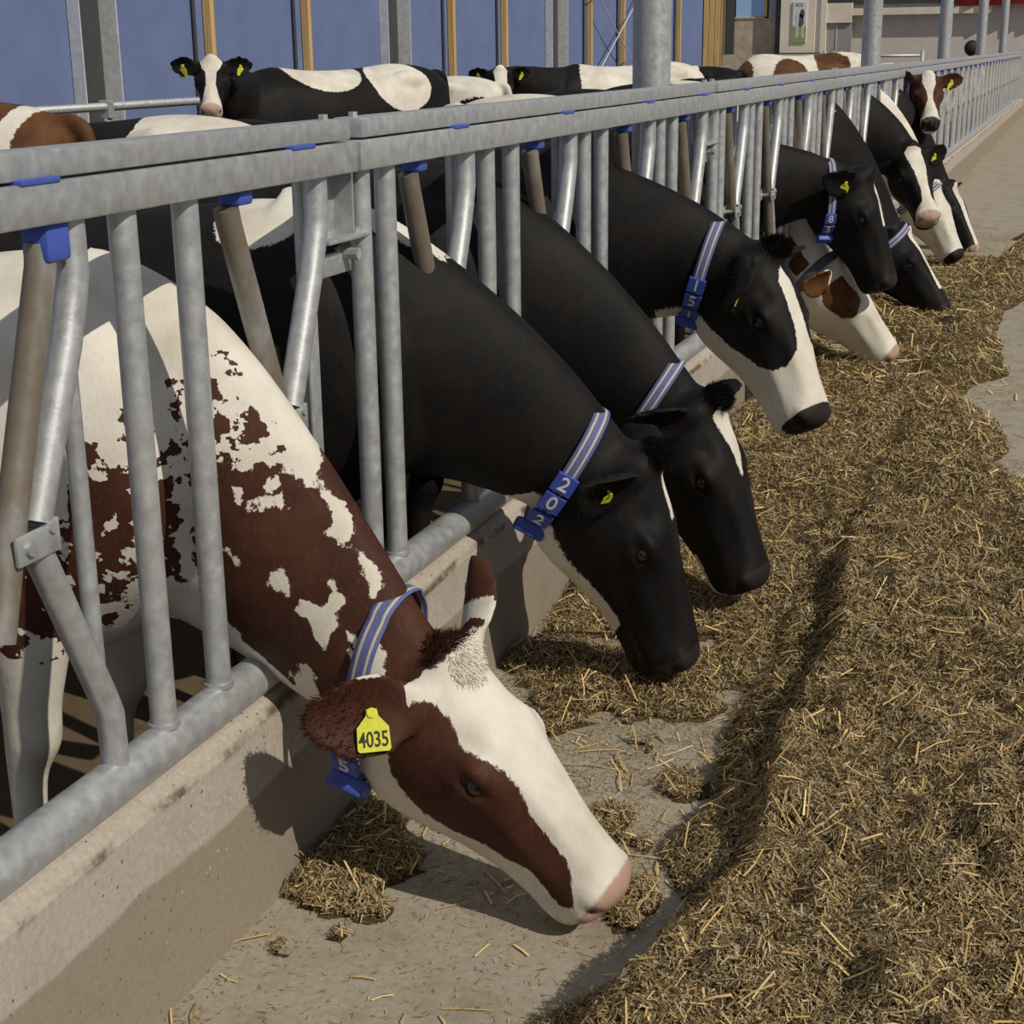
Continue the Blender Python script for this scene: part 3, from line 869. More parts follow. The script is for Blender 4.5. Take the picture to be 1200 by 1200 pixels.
def HP(cw):
    return np.stack([cw.hu, cw.ha], 1)
def NP(cw):
    return np.stack([cw.nt, cw.na], 1)
def head_patch(cw, f, poly, dark):
    s = sdf_poly(HP(cw), poly)
    s = np.where(cw.ishead, s, -1)
    return np.maximum(f, s) if dark else np.minimum(f, -s)
def neck_patch(cw, f, poly, dark, scale=1.0):
    q = NP(cw) * np.array([.75, .20]); P = np.array(poly) * np.array([.75, .20])
    s = sdf_poly(q, P) * scale
    s = np.where(cw.isneck, s, -1)
    return np.maximum(f, s) if dark else np.minimum(f, -s)
def body_patch(cw, f, c, r, dark):
    s = ell(cw.bp, c, r)
    s = np.where(cw.isbody | cw.isneck, s, -1)
    return np.maximum(f, s) if dark else np.minimum(f, -s)

def blaze(wt=.03, wm=.03, u0=.02, u1=.46, wn=None, skew=0.0):
    wn = wm if wn is None else wn
    um = (u0 + u1) / 2
    return [(u0, skew - wt * .3), (u0 + .03, skew - wt), (um, -wm), (u1 - .05, -wn), (u1 + .08, -wn * 1.6), (u1 + .08, wn * 1.6), (u1 - .05, wn), (um, wm), (u0 + .03, skew + wt), (u0, skew + wt * .3)]

def coat_spotted_red(cw):
    f = np.full(cw.n, -.05); sp = np.zeros(cw.n)
    # head: brown cheeks both sides, wide white forehead, brown rim behind the poll
    f = head_patch(cw, f, [(.015, -.105), (.036, -.088), (.083, -.082), (.13, -.098), (.165, -.086), (.205, -.073), (.247, -.071), (.294, -.084), (.346, -.086), (.399, -.090), (.425, -.107), (.471, -.150), (.454, -.182), (.419, -.190), (.378, -.185),
                           (.337, -.222), (.29, -.232), (.235, -.245), (.178, -.240), (.124, -.225), (.088, -.215), (.055, -.195), (.03, -.16)], True)
    f = head_patch(cw, f, [(.03, .12), (.05, .2), (.2, .21), (.42, .18), (.44, .14), (.28, .105), (.18, .088), (.08, .10)], True)
    f = head_patch(cw, f, [(-.06, -.055), (-.03, -.075), (.0, -.055), (.004, -.02), (.004, .03), (.0, .08), (-.06, .09)], True)
    # neck: brown with ragged white islands
    f = neck_patch(cw, f, [(.359, -.874), (.359, -.575), (.385, -.484), (.436, -.365), (.445, -.309), (.487, -.257), (.50, -.15), (.46, .1), (.44, .5), (.44, 1.6), (.55, 2.4), (.9, 2.6), (1.2, 2.4), (1.2, -1.2), (.93, -1.35), (.93, -2.3),
                           (.80, -2.45), (.75, -1.95), (.718, -1.9), (.715, -2.2), (.718, -2.6), (.641, -2.56), (.59, -2.43), (.513, -2.34), (.46, -2.1), (.41, -1.5), (.385, -1.1)], True)
    for p in ([(.500, -.138), (.538, -.111), (.590, -.042), (.625, -.134), (.615, -.242), (.590, -.300), (.564, -.189)], [(.641, -.199), (.667, -.116), (.692, -.145), (.718, -.131), (.718, -.308), (.692, -.276)],
              [(.564, -1.309), (.564, -.932), (.615, -1.10), (.59, -1.246)], [(.615, -1.058), (.641, -.95), (.667, -.89), (.641, -.533), (.692, -.583), (.700, -.889), (.725, -1.375), (.667, -1.231), (.641, -1.205)],
              [(.744, -.886), (.800, -.58), (.83, -.75), (.90, -1.0), (.93, -1.5), (.84, -1.5), (.785, -1.184)], [(.41, -.75), (.462, -.576), (.436, -.394), (.462, -.37), (.487, -.446), (.462, -.574), (.436, -.827)],
              [(.47, -1.32), (.50, -1.22), (.50, -1.4)]):
        f = neck_patch(cw, f, p, False)
    for p in ([(.256, -.404), (.256, -.323), (.282, -.261), (.308, -.334), (.308, -.483), (.282, -.52)], [(.308, -.548), (.308, -.446), (.333, -.527), (.333, -.623)], [(.333, -.332), (.359, -.237), (.385, -.228), (.41, -.263), (.385, -.31), (.359, -.424)],
              [(.154, -1.539), (.154, -1.437), (.179, -1.273), (.205, -1.273), (.256, -1.2), (.231, -.927), (.282, -1.054), (.282, -.944), (.308, -1.051), (.359, -1.248), (.385, -1.629), (.436, -1.999), (.425, -2.25), (.375, -1.92), (.359, -1.688), (.333, -1.61), (.34, -2.1), (.308, -2.31), (.15, -2.6), (-.2, -2.6), (-.2, -1.5), (.05, -1.65)]):
        f = neck_patch(cw, f, p, True)
    f = body_patch(cw, f, (.02, -.25, .75), (.16, .2, .13), True)
    f = body_patch(cw, f, (-.25, -.30, .72), (.20, .2, .14), True)
    f = body_patch(cw, f, (-.75, -.25, .85), (.25, .3, .18), True)
    sp = np.where(cw.isneck, .07 + .32 * np.clip((.46 - cw.nt) / .14, 0, 1) * (f > -.035), sp)
    sp = np.where(cw.isbody, .45 * (f > -.04), sp)
    f = np.where(cw.isneck | cw.isbody, np.minimum(f, .055), f)
    for sd in 'RL':
        e, t, pe, fn = cw.eart[sd]
        f = np.where(e, (t - (.10 if sd == 'R' else .46)) * .2, f)
    pink, nose = std_nose(cw, 'pink', .476)
    return f, pink, nose, sp

def coat_black(blz=None, patches=(), nosek='black', belly=True, neck=(), jaw=None, ears=None, speck=.02, headw=(), chin=True):
    def fn(cw):
        f = np.full(cw.n, .05); sp = np.full(cw.n, speck) * (~cw.ishead)
        if blz: f = head_patch(cw, f, blz, False)
        for p in headw: f = head_patch(cw, f, p, False)
        if jaw: f = head_patch(cw, f, jaw, False)
        for p in neck: f = neck_patch(cw, f, p, False)
        if belly: f = body_patch(cw, f, (-.6, 0, .42), (.5, .3, .2), False)
        for p in patches:
            f = body_patch(cw, f, p[0], p[1], len(p) > 2)
        f = np.where(cw.isear, .05, f)
        pink, nose = std_nose(cw, nosek)
        return f, pink, nose, sp
    return fn

def coat_white(patches=(), headp=(), nosek='pink', neck=(), speck=.02, earsdark=True):
    def fn(cw):
        f = np.full(cw.n, -.05); sp = np.full(cw.n, speck) * (~cw.ishead)
        for p in headp: f = head_patch(cw, f, p, True)
        for p in neck: f = neck_patch(cw, f, p, True)
        for p in patches: f = body_patch(cw, f, p[0], p[1], True)
        if earsdark: f = np.where(cw.isear, .05, f)
        pink, nose = std_nose(cw, nosek)
        return f, pink, nose, sp
    return fn

GF = 'cows feeding through the fence'
GB = 'cows standing behind the feeding row'
ROWZ = 0.0
cows = {}
def cow(key, *a, **k):
    cows[key] = build_cow('cow', *a, **k); return cows[key]

cow('A', 'red and white spotted cow with a broad white face, eating nearest the camera', GF, (-.345, 2.15, ROWZ), 0, .925,
    ((.350, 2.13, .584), 47, 0, 9), coat_spotted_red, 'coat_red', voxel=.008, hs=.93, neck_thick=1.09, neck_start=(.03, .975),
    collar=dict(t=.85, tilt=.52, width=.036, digits='05', digit_ang=-122, drop=.02), tags=[dict(side='R', pos=.42, text='4035', size=.05, face=(0, -.66, .75))],
    ears=dict(R=(-.50, -.78, -.38), Rface=(.35, -.5, .65), L=(-.60, .75, .25), Lface=(.73, .44, .43)))
cow('B', 'black cow wearing the number 202 collar, with only a small white forehead star', GF, (-.32, 2.88, ROWZ), 2, .94,
    ((.42, 3.10, .68), 72, 8, 2), coat_black(blaze(.014, .010, .005, .08), [((.0, -.12, 1.30), (.11, .15, .09))], neck=[[(.0, -.35), (.35, -.12), (.35, .3), (0, .5)]], jaw=[(-.02, -.258), (.20, -.262), (.36, -.25), (.42, -.33), (-.02, -.33)]), 'coat_black', voxel=.009, hs=.94, neck_thick=1.10, neck_start=(.02, .99), sag=.02,
    collar=dict(t=.87, tilt=.2, width=.036, digits='202', digit_ang=-98), tags=[dict(side='R', pos=.45, size=.024)])
cow('C', 'black cow with a white forehead stripe, head down just past cow 202', GF, (-.32, 3.58, ROWZ), 2, .95,
    ((.43, 3.67, .685), 66, -14, -2), coat_black([(.02, -.02), (.045, -.045), (.10, -.030), (.16, -.012), (.22, .004), (.22, .014), (.12, .03), (.04, .035), (.02, .01)], nosek='black', headw=[[(.43, .10), (.52, .10), (.52, .2), (.43, .2)], [(.38, -.26), (.52, -.24), (.52, -.33), (.38, -.33)]]), 'coat_black', voxel=.009, hs=.94, neck_thick=1.10, neck_start=(.02, .99), sag=.02, collar=dict(t=.87, tilt=.2, width=.036, digits=''))
cow('D', 'black cow with white blaze and white muzzle wearing the number 151 collar', GF, (-.34, 4.33, ROWZ), 0, .96,
    ((.433, 4.38, .968), 60, -30, -10), coat_black([(.06, -.012), (.10, -.035), (.17, -.035), (.24, -.030), (.30, -.045), (.335, -.09), (.33, -.15), (.30, -.20), (.22, -.235), (.08, -.26), (-.02, -.27), (-.02, -.33), (.6, -.33), (.6, .33), (.33, .20), (.32, .09), (.28, .035), (.18, .02), (.10, .012)], nosek='black'), 'coat_black', voxel=.009, hs=1.0, neck_thick=1.10, neck_start=(.02, .99), sag=.02,
    collar=dict(t=.80, tilt=.05, width=.036, digits='151', digit_ang=-104), tags=[dict(side='R', pos=.45, size=.028)], ears=dict(R=(.75, -.55, -.35), Rface=(.6, .53, .44)), ear_len=.16)
cow('D2', 'black cow with a white crest on its neck, head hidden behind cow 151', GF, (-.34, 5.62, ROWZ), 0, .95,
    ((.10, 6.0, .76), 62, 10, 6), coat_black(neck=[[(.0, -.6), (.5, -.3), (.5, .5), (0, .6)]]), 'coat_black', voxel=.014)
cow('E', 'tall black cow with a small white forehead mark and number 8 collar, head raised', GF, (-.36, 6.68, ROWZ), 0, .98,
    ((.36, 7.0, .99), 67, -16, -8), coat_black(blaze(.014, .010, .06, .17)), 'coat_black', voxel=.011,
    collar=dict(t=.87, tilt=.2, width=.036, digits='85', digit_ang=-118), tags=[dict(side='R', pos=.3)])
cow('F', 'red and white cow with a brown eye patch, head low beneath the tall black cow', GF, (-.34, 7.35, ROWZ), 0, 1.0,
    ((.248, 7.06, .593), 51, 4, 12), coat_white([((-.5, 0, 1.0), (.5, .4, .3))], [[(.06, -.06), (.05, -.16), (.12, -.19), (.22, -.17), (.25, -.12), (.20, -.06)], [(.06, .06), (.05, .16), (.22, .17), (.25, .12), (.20, .06)]], neck=[[(.62, -1.9), (.62, -.9), (.86, -.9), (.86, -1.9)]]), 'coat_brown', voxel=.011,
    collar=dict(t=.93, tilt=.1, mat='collar_dark'))
cow('G', 'black cow with a white blaze, head down in front of the tall raised head', GF, (-.34, 8.30, ROWZ), 0, 1.0,
    ((.374, 8.574, .573), 50, -17, -9), coat_black(blaze(.035, .02, .01, .30)), 'coat_black', voxel=.012, neck_thick=1.12, neck_start=(.03, 1.02), sag=.05, collar=dict(t=.93, tilt=.1))
cow('H', 'black cow with a wide white blaze and pink nose, both ears out, facing the camera', GF, (-.34, 9.72, ROWZ), 0, 1.0,
    ((.26, 9.87, .93), 46, -58, 2), coat_black([(.02, -.03), (.045, -.055), (.10, -.05), (.20, -.035), (.32, -.028), (.40, -.045), (.44, -.12), (.6, -.2), (.6, .2), (.44, .09), (.38, .035), (.28, .03), (.10, .045), (.03, .04)], nosek='mixed'), 'coat_black', voxel=.012, neck_thick=1.1, neck_start=(.03, 1.02), sag=.05,
    tags=[dict(side='R', pos=.3, size=.05), dict(side='L', pos=.35, size=.05)])
cow('I', 'white-faced cow with pink eye rim, head down below the cow facing the camera', GF, (-.34, 10.45, ROWZ), 0, 1.0,
    ((.351, 10.574, .649), 57, -29, -2), coat_white([((-.3, 0, .9), (.5, .5, .3))], [[(.10, .07), (.14, .16), (.42, .2), (.45, .1), (.3, .05)], [(-.05, .02), (-.05, .15), (.1, .15), (.1, .06)]], nosek='black', neck=[[(-.1, .1), (1.1, .4), (1.1, 3.2), (-.1, 3.2)], [(-.1, -3.2), (-.1, -.75), (.42, -.95), (.5, -1.6), (.4, -3.2)]]), 'coat_black', voxel=.012, neck_thick=1.1, neck_start=(.03, 1.02), sag=.05, collar=dict(t=.95, tilt=.1))
cow('J', 'black cow with a narrow white blaze, farthest of the heads down on the feed', GF, (-.34, 11.3, ROWZ), 0, 1.0,
    ((.391, 11.486, .578), 57, -24, -4), coat_black(blaze(.035, .03, .01, .46), nosek='mixed'), 'coat_black', voxel=.013, neck_thick=1.1, neck_start=(.03, 1.02), sag=.05)
cow('K', 'brown cow with a white blaze looking out through the fence, head high', GF, (-.55, 12.0, ROWZ), -8, .97,
    ((.181, 11.54, 1.326), 40, -77, -1), coat_white([((-.5, 0, .9), (.9, .5, .5))], [[(-.06, .04), (-.06, .33), (.2, .33), (.40, .26), (.42, .13), (.36, .05), (.28, .020), (.2, .026), (.1, .05)], [(-.06, -.04), (-.06, -.33), (.2, -.33), (.40, -.26), (.42, -.13), (.36, -.05), (.28, -.020), (.2, -.026), (.1, -.05)]], nosek='dark', neck=[[(0, -3.2), (1.1, -3.2), (1.1, 3.2), (0, 3.2)]]), 'coat_red', voxel=.012,
    collar=dict(t=.93, tilt=.1), tags=[dict(side='L', pos=.42, size=.055)], neck_start=(-.02, .97), hs=.87, ears=dict(R=(-.3, -.9, .1), L=(-.12, 1, -.02)))

for k, sd_ in (('B', 3), ('C', 4), ('D', 5)):
    add_tuft(cows[k], (-.005, 0, .035), (.045, .07, .05), 2600, .020, (.35, 0, .5), 'hair_black', sd_, .30)
    add_tuft(cows[k], (.02, -.20, -.09), (.09, .07, .08), 900, .010, (-.2, -.8, -.4), 'hair_black', sd_, .25, 'ear_hair')
add_tuft(cows['A'], (.035, 0, .035), (.045, .07, .04), 1200, .014, (.9, 0, .1), 'hair_white', 6, .25)
add_tuft(cows['A'], (-.025, 0, .02), (.03, .08, .05), 1500, .014, (.2, 0, .5), 'hair_brown', 7, .25)
add_tuft(cows['A'], (-.05, -.21, -.13), (.09, .08, .09), 2200, .010, (-.3, -.6, -.4), 'hair_brown', 8, .25, 'ear_hair')

# ------------------------------------------------------------------ cows behind the feeding row
def bgcow(key, label, root, yaw, head, coat, hair='coat_black', size=.98, **k):
    size = size + root[2] / 1.31; root = (root[0], root[1], 0.0)
    return cow(key, label, GB, root, yaw, size, head, coat, hair, voxel=k.pop('voxel', .015), **k)
def rel_head(root, yaw, fwd=.62, up=1.12, pitch=40, dy=0.0, turn=0.0):
    a = math.radians(yaw)
    return ((root[0] + fwd * math.cos(a) - dy * math.sin(a), root[1] + fwd * math.sin(a) + dy * math.cos(a), root[2] + up), pitch, yaw + turn, 0)

bgcow('L', 'black and white cow with yellow ear tags facing the camera by the blue wall', (-4.16, 9.95, .15), -118, ((-4.17, 9.19, 1.494), 36, -63, -1), coat_black([(-.03, -.05), (.03, -.075), (.10, -.06), (.16, -.035), (.28, -.035), (.36, -.06), (.44, -.2), (.6, -.3), (.6, .3), (.44, .2), (.36, .06), (.28, .035), (.16, .035), (.10, .06), (.03, .075), (-.03, .05)], [((-.35, .1, 1.32), (.30, .3, .2)), ((-.9, .2, 1.2), (.25, .3, .2))], nosek='mixed', headw=[[(.05, -.17), (.2, -.19), (.4, -.17), (.4, -.24), (.05, -.26)]]),
      hs=.92, tags=[dict(side='R', pos=.5, size=.06), dict(side='L', pos=.5, size=.05)], ears=dict(R=(-.1, -1, .02), L=(-.1, 1, .02)), neck_start=(-.02, 1.0), voxel=.013)
bgcow('M', 'black and white cow with a grey-white forehead, looking over the backs by the wall', (-3.2, 14.0, .12), -125, ((-3.60, 13.10, 1.378), 50, -63, 1), coat_black(blaze(.06, .04, .0, .46, .05), [((-.35, .1, 1.1), (.45, .5, .3)), ((-1.1, .1, 1.2), (.3, .5, .3))]), hs=.96,
      tags=[dict(side='R', pos=.5, size=.05), dict(side='L', pos=.5, size=.05)], ears=dict(R=(-.1, -1, .0), L=(-.1, 1, .0)), neck_start=(-.02, 1.0), voxel=.014)
r = (-3.57, 4.72, .08); bgcow('N', 'brown cow with a white stripe across its back, rump towards the fence', r, 180, rel_head(r, 180, .75, .95, 60), coat_white([((-.20, 0, 1.0), (1.01, 4, 4)), ((-1.45, 0, 1.0), (.17, 3, 3))], [[(-.1, -.4), (-.1, .4), (.6, .4), (.6, -.4)]], neck=[[(-1, -3.2), (1.2, -3.2), (1.2, 3.2), (-1, 3.2)]]), 'coat_brown')
r = (-3.15, 5.42, 0.0); bgcow('P', 'cow with a black shoulder and a long white back, behind the first fence joint', r, 186, rel_head(r, 186, .75, .8, 60), coat_white([((-.10, 0, 1.0), (.76, 3, 3))], [[(-.1, -.4), (-.1, .4), (.6, .4), (.6, -.4)]], neck=[[(-1, -3.2), (1.2, -3.2), (1.2, 3.2), (-1, 3.2)]]))
r = (-4.68, 12.3, .04); bgcow('Q', 'white cow with black flank patches, rump right of the cow with yellow tags', r, 178, rel_head(r, 178, .75, .8, 60), coat_white([((-.75, .25, 1.0), (.35, .3, .2)), ((-1.25, .2, 1.0), (.2, .3, .15)), ((.0, .2, 1.1), (.25, .5, .3))], speck=.08))
r = (-3.2, 7.8, .0); bgcow('R', 'black cow with some white on it, just showing over the beam past the first joint', r, 182, rel_head(r, 182, .75, .8, 60), coat_white([((-.2, 0, 1.0), (.35, .6, .5)), ((-.8, 0, 1.1), (.45, 2, 2))], neck=[[(-1, -3.2), (1.2, -3.2), (1.2, 3.2), (-1, 3.2)]], headp=[[(-.1, -.4), (-.1, .4), (.6, .4), (.6, -.4)]]), size=.90)
r = (-2.75, 11.9, .0); bgcow('S', 'white-backed cow seen end on just below the cow with the grey-white forehead', r, 90, rel_head(r, 90, .75, .75, 60), coat_white([((.35, 0, 1.0), (.35, .6, .5)), ((-.5, -.2, 1.0), (.2, .3, .3))], headp=[[(-.1, -.4), (-.1, .4), (.6, .4), (.6, -.4)]]), size=.84)
r = (-4.2, 16.1, .06); bgcow('T', 'black cow just left of the thick round post', r, 178, rel_head(r, 178, .75, .75, 60), coat_black())
r = (-1.98, 13.4, .0); bgcow('U', 'long white back just right of the thick round post', r, 180, rel_head(r, 180, .75, .75, 60), coat_white([((.1, 0, 1.1), (.2, .6, .3))]))
r = (-2.75, 20.6, .17); bgcow('W', 'brown and white patched cow standing in front of the end wall', r, -145, rel_head(r, -145, .70, 1.0, 50), coat_white([((-.25, .1, 1.05), (.22, .6, .20)), ((-.80, .1, 1.15), (.22, .6, .20)), ((.30, .1, 1.15), (.12, .6, .25))], headp=[[(-.1, -.4), (-.1, .4), (.6, .4), (.6, -.4)]], speck=.06), 'coat_brown')
r = (-1.5, 23.4, .02); bgcow('X', 'pale cow behind the fence, in front of the brown and white patched cow', r, 176, rel_head(r, 176, .7, .75, 60), coat_white([((.3, 0, 1.1), (.2, .6, .3))]))
r = (-3.85, 17.9, .04); bgcow('Y', 'dark cow between the thick round post and the brown and white patched cow', r, 178, rel_head(r, 178, .7, .75, 60), coat_black(patches=[((-.6, .2, 1.1), (.2, .3, .2))]))

# ------------------------------------------------------------------ feed on the alley floor
def vnoise(x, y, seed=0):
    xi = np.floor(x).astype(np.int64); yi = np.floor(y).astype(np.int64)
    fx = x - xi; fy = y - yi; fx = fx * fx * (3 - 2 * fx); fy = fy * fy * (3 - 2 * fy)
    def h(a, b):
        n = (a * 374761393 + b * 668265263 + seed * 982451653) & 0x7fffffff
        n = ((n ^ (n >> 13)) * 1274126177) & 0x7fffffff
        return ((n ^ (n >> 16)) & 0xffff) / 65535.0
    return (h(xi, yi) * (1 - fx) + h(xi + 1, yi) * fx) * (1 - fy) + (h(xi, yi + 1) * (1 - fx) + h(xi + 1, yi + 1) * fx) * fy
def sstep(x): x = np.clip(x, 0, 1); return x * x * (3 - 2 * x)
XL = np.array([(0.460, 0.375), (1.380, 0.448), (1.702, 0.494), (1.886, 0.559), (2.088, 0.651), (2.254, 0.706), (2.484, 0.632), (2.760, 0.623), (3.128, 0.614), (3.680, 0.577), (4.600, 0.504), (5.520, 0.485), (6.440, 0.522), (7.360, 0.596), (8.280, 0.614), (9.200, 0.651), (11.040, 0.743), (12.880, 0.881), (40.000, 0.927)])
XS = np.array([(0.460, 0.513), (1.840, 0.669), (2.254, 0.780), (2.530, 0.780), (2.714, 0.743), (3.128, 0.738), (3.588, 0.706), (3.956, 0.688), (4.600, 0.669), (6.440, 0.669), (40.000, 0.927)])
XR = np.array([(0.460, 2.859), (3.680, 2.491), (4.232, 1.663), (4.600, 1.405), (5.152, 1.184), (5.704, 1.056), (6.440, 0.954), (7.360, 1.000), (8.280, 0.973), (9.200, 1.019), (11.040, 1.111), (12.880, 1.065), (40.000, 1.019)])
HT_ = np.array([(0.460, 0.184), (1.840, 0.175), (2.760, 0.184), (3.680, 0.156), (4.600, 0.110), (5.520, 0.083), (7.360, 0.074), (9.200, 0.064), (11.040, 0.046), (12.880, 0.000), (40.000, 0.000)])
CLUMP = [(0.145, 2.208, 0.110, 0.0320), (0.099, 2.355, 0.083, 0.0350), (0.218, 2.392, 0.083, 0.0080), (0.255, 1.868, 0.064, 0.0050), (0.172, 1.950, 0.055, 0.0060), (0.522, 2.521, 0.064, 0.0100), (0.605, 2.686, 0.055, 0.0160), (0.577, 2.410, 0.046, 0.0080), (0.623, 2.226, 0.055, 0.0180), (0.329, 3.146, 0.156, 0.0400), (0.172, 3.220, 0.110, 0.0350), (0.485, 3.174, 0.129, 0.0400), (0.283, 2.944, 0.092, 0.0120), (0.485, 2.852, 0.046, 0.0060)]
def hay_h(x, y):
    xl = np.interp(y, XL[:, 0], XL[:, 1]) + (vnoise(x * 0 + y * 5, y * 0 + 3, 5) - .5) * .10
    xs = np.interp(y, XS[:, 0], XS[:, 1]) + (vnoise(y * 4, y * 0 + 9, 6) - .5) * .05
    xr = np.interp(y, XR[:, 0], XR[:, 1]) + (vnoise(y * 3, y * 0 + 1, 8) - .5) * .16
    top = np.interp(y, HT_[:, 0], HT_[:, 1])
    low = .05 * sstep((x - xl) / .10)
    step = sstep((x - xs) / .075) * np.maximum(top - .05, 0) * (.75 + .25 * sstep((x - xs) / .5))
    rt = sstep((xr - x) / .22)
    n = (vnoise(x * 9, y * 9, 1) - .5) * .06 + (vnoise(x * 22, y * 22, 2) - .5) * .035 + (vnoise(x * 3.2, y * 3.2, 3) - .5) * .07
    h = (low + step) * rt
    h = h + n * np.clip(h / .08, 0, 1)
    # loose feed pushed to the curb further along, and the separate clumps nearer
    apr = sstep((y - 3.13) / .46) * sstep((11.5 - y) / 2.8) * (.02 + .05 * vnoise(x * 4, y * 4, 11)) * sstep((x - .04) / .04) * (x < xl + .15)
    apr = apr - .028 * sstep((vnoise(x * 2.6, y * 2.6, 12) - .45) / .2) * (y < 8.3)
    h = np.maximum(h, apr)
    for cx, cy, r, hh in CLUMP:
        d = np.hypot(x - cx, (y - cy) * .8) / r + (vnoise(x * 14, y * 14, 21) - .5) * .9
        h = np.maximum(h, hh * sstep(1.35 - d) + (vnoise(x * 40, y * 40, 4) - .5) * .012 * (d < 1.2) - .004)
    h = np.where((x < .048), -.05, h)
    return h

def make_hay_base():
    t = NT('chopped_feed'); c = t.coord()
    a = t.noise(t.mapping(c, (1, 1, 1)), 120, 5, 0.75, 1.5); b = t.noise(c, 18, 4, 0.6)
    col = t.ramp(a, [(0.28, (0.05, 0.036, 0.016)), (0.48, (0.15, 0.108, 0.048)), (0.62, (0.25, 0.19, 0.09)), (0.78, (0.34, 0.27, 0.14))])
    col = t.mix(t.math('MULTIPLY', t.smooth(b, .5, .75), .5), col, (0.07, 0.055, 0.022))
    t.set(color=col, rough=0.95, spec=0.1); t.bump(a, 1.0, 0.02)
    return t.m
M['hay'] = make_hay_base()
def make_straw_mat():
    t = NT('straw_pieces'); t.set(color=t.attr('tint')[0], rough=0.75, spec=0.2); return t.m
M['straw'] = make_straw_mat()

feed = tag(empty('feed_windrow', (1.0, 3.0, AZ)), 'long heap of chopped brown feed with straw on the alley floor', 'feed')
xs_ = np.arange(.035, 2.3, .021); ys_ = np.concatenate([np.arange(.9, 4.6, .021), np.arange(4.6, 13, .05)])
gx, gy = np.meshgrid(xs_, ys_); gz = hay_h(gx.ravel(), gy.ravel()).reshape(gx.shape)
W_, H_ = len(xs_), len(ys_)
idx = np.arange(W_ * H_).reshape(H_, W_)
ok = (np.maximum.reduce([gz[:-1, :-1], gz[1:, :-1], gz[:-1, 1:], gz[1:, 1:]]) > .004)
q = np.stack([idx[:-1, :-1], idx[:-1, 1:], idx[1:, 1:], idx[1:, :-1]], -1)[ok]
vv = np.stack([gx.ravel(), gy.ravel(), np.where(gz.ravel() > .002, gz.ravel(), -.012)], 1) - np.array([1.0, 3.0, 0])
hb = mesh_obj('feed_heap', vv, q.tolist(), M['hay'], feed, True)
tag(hb, kind='stuff')

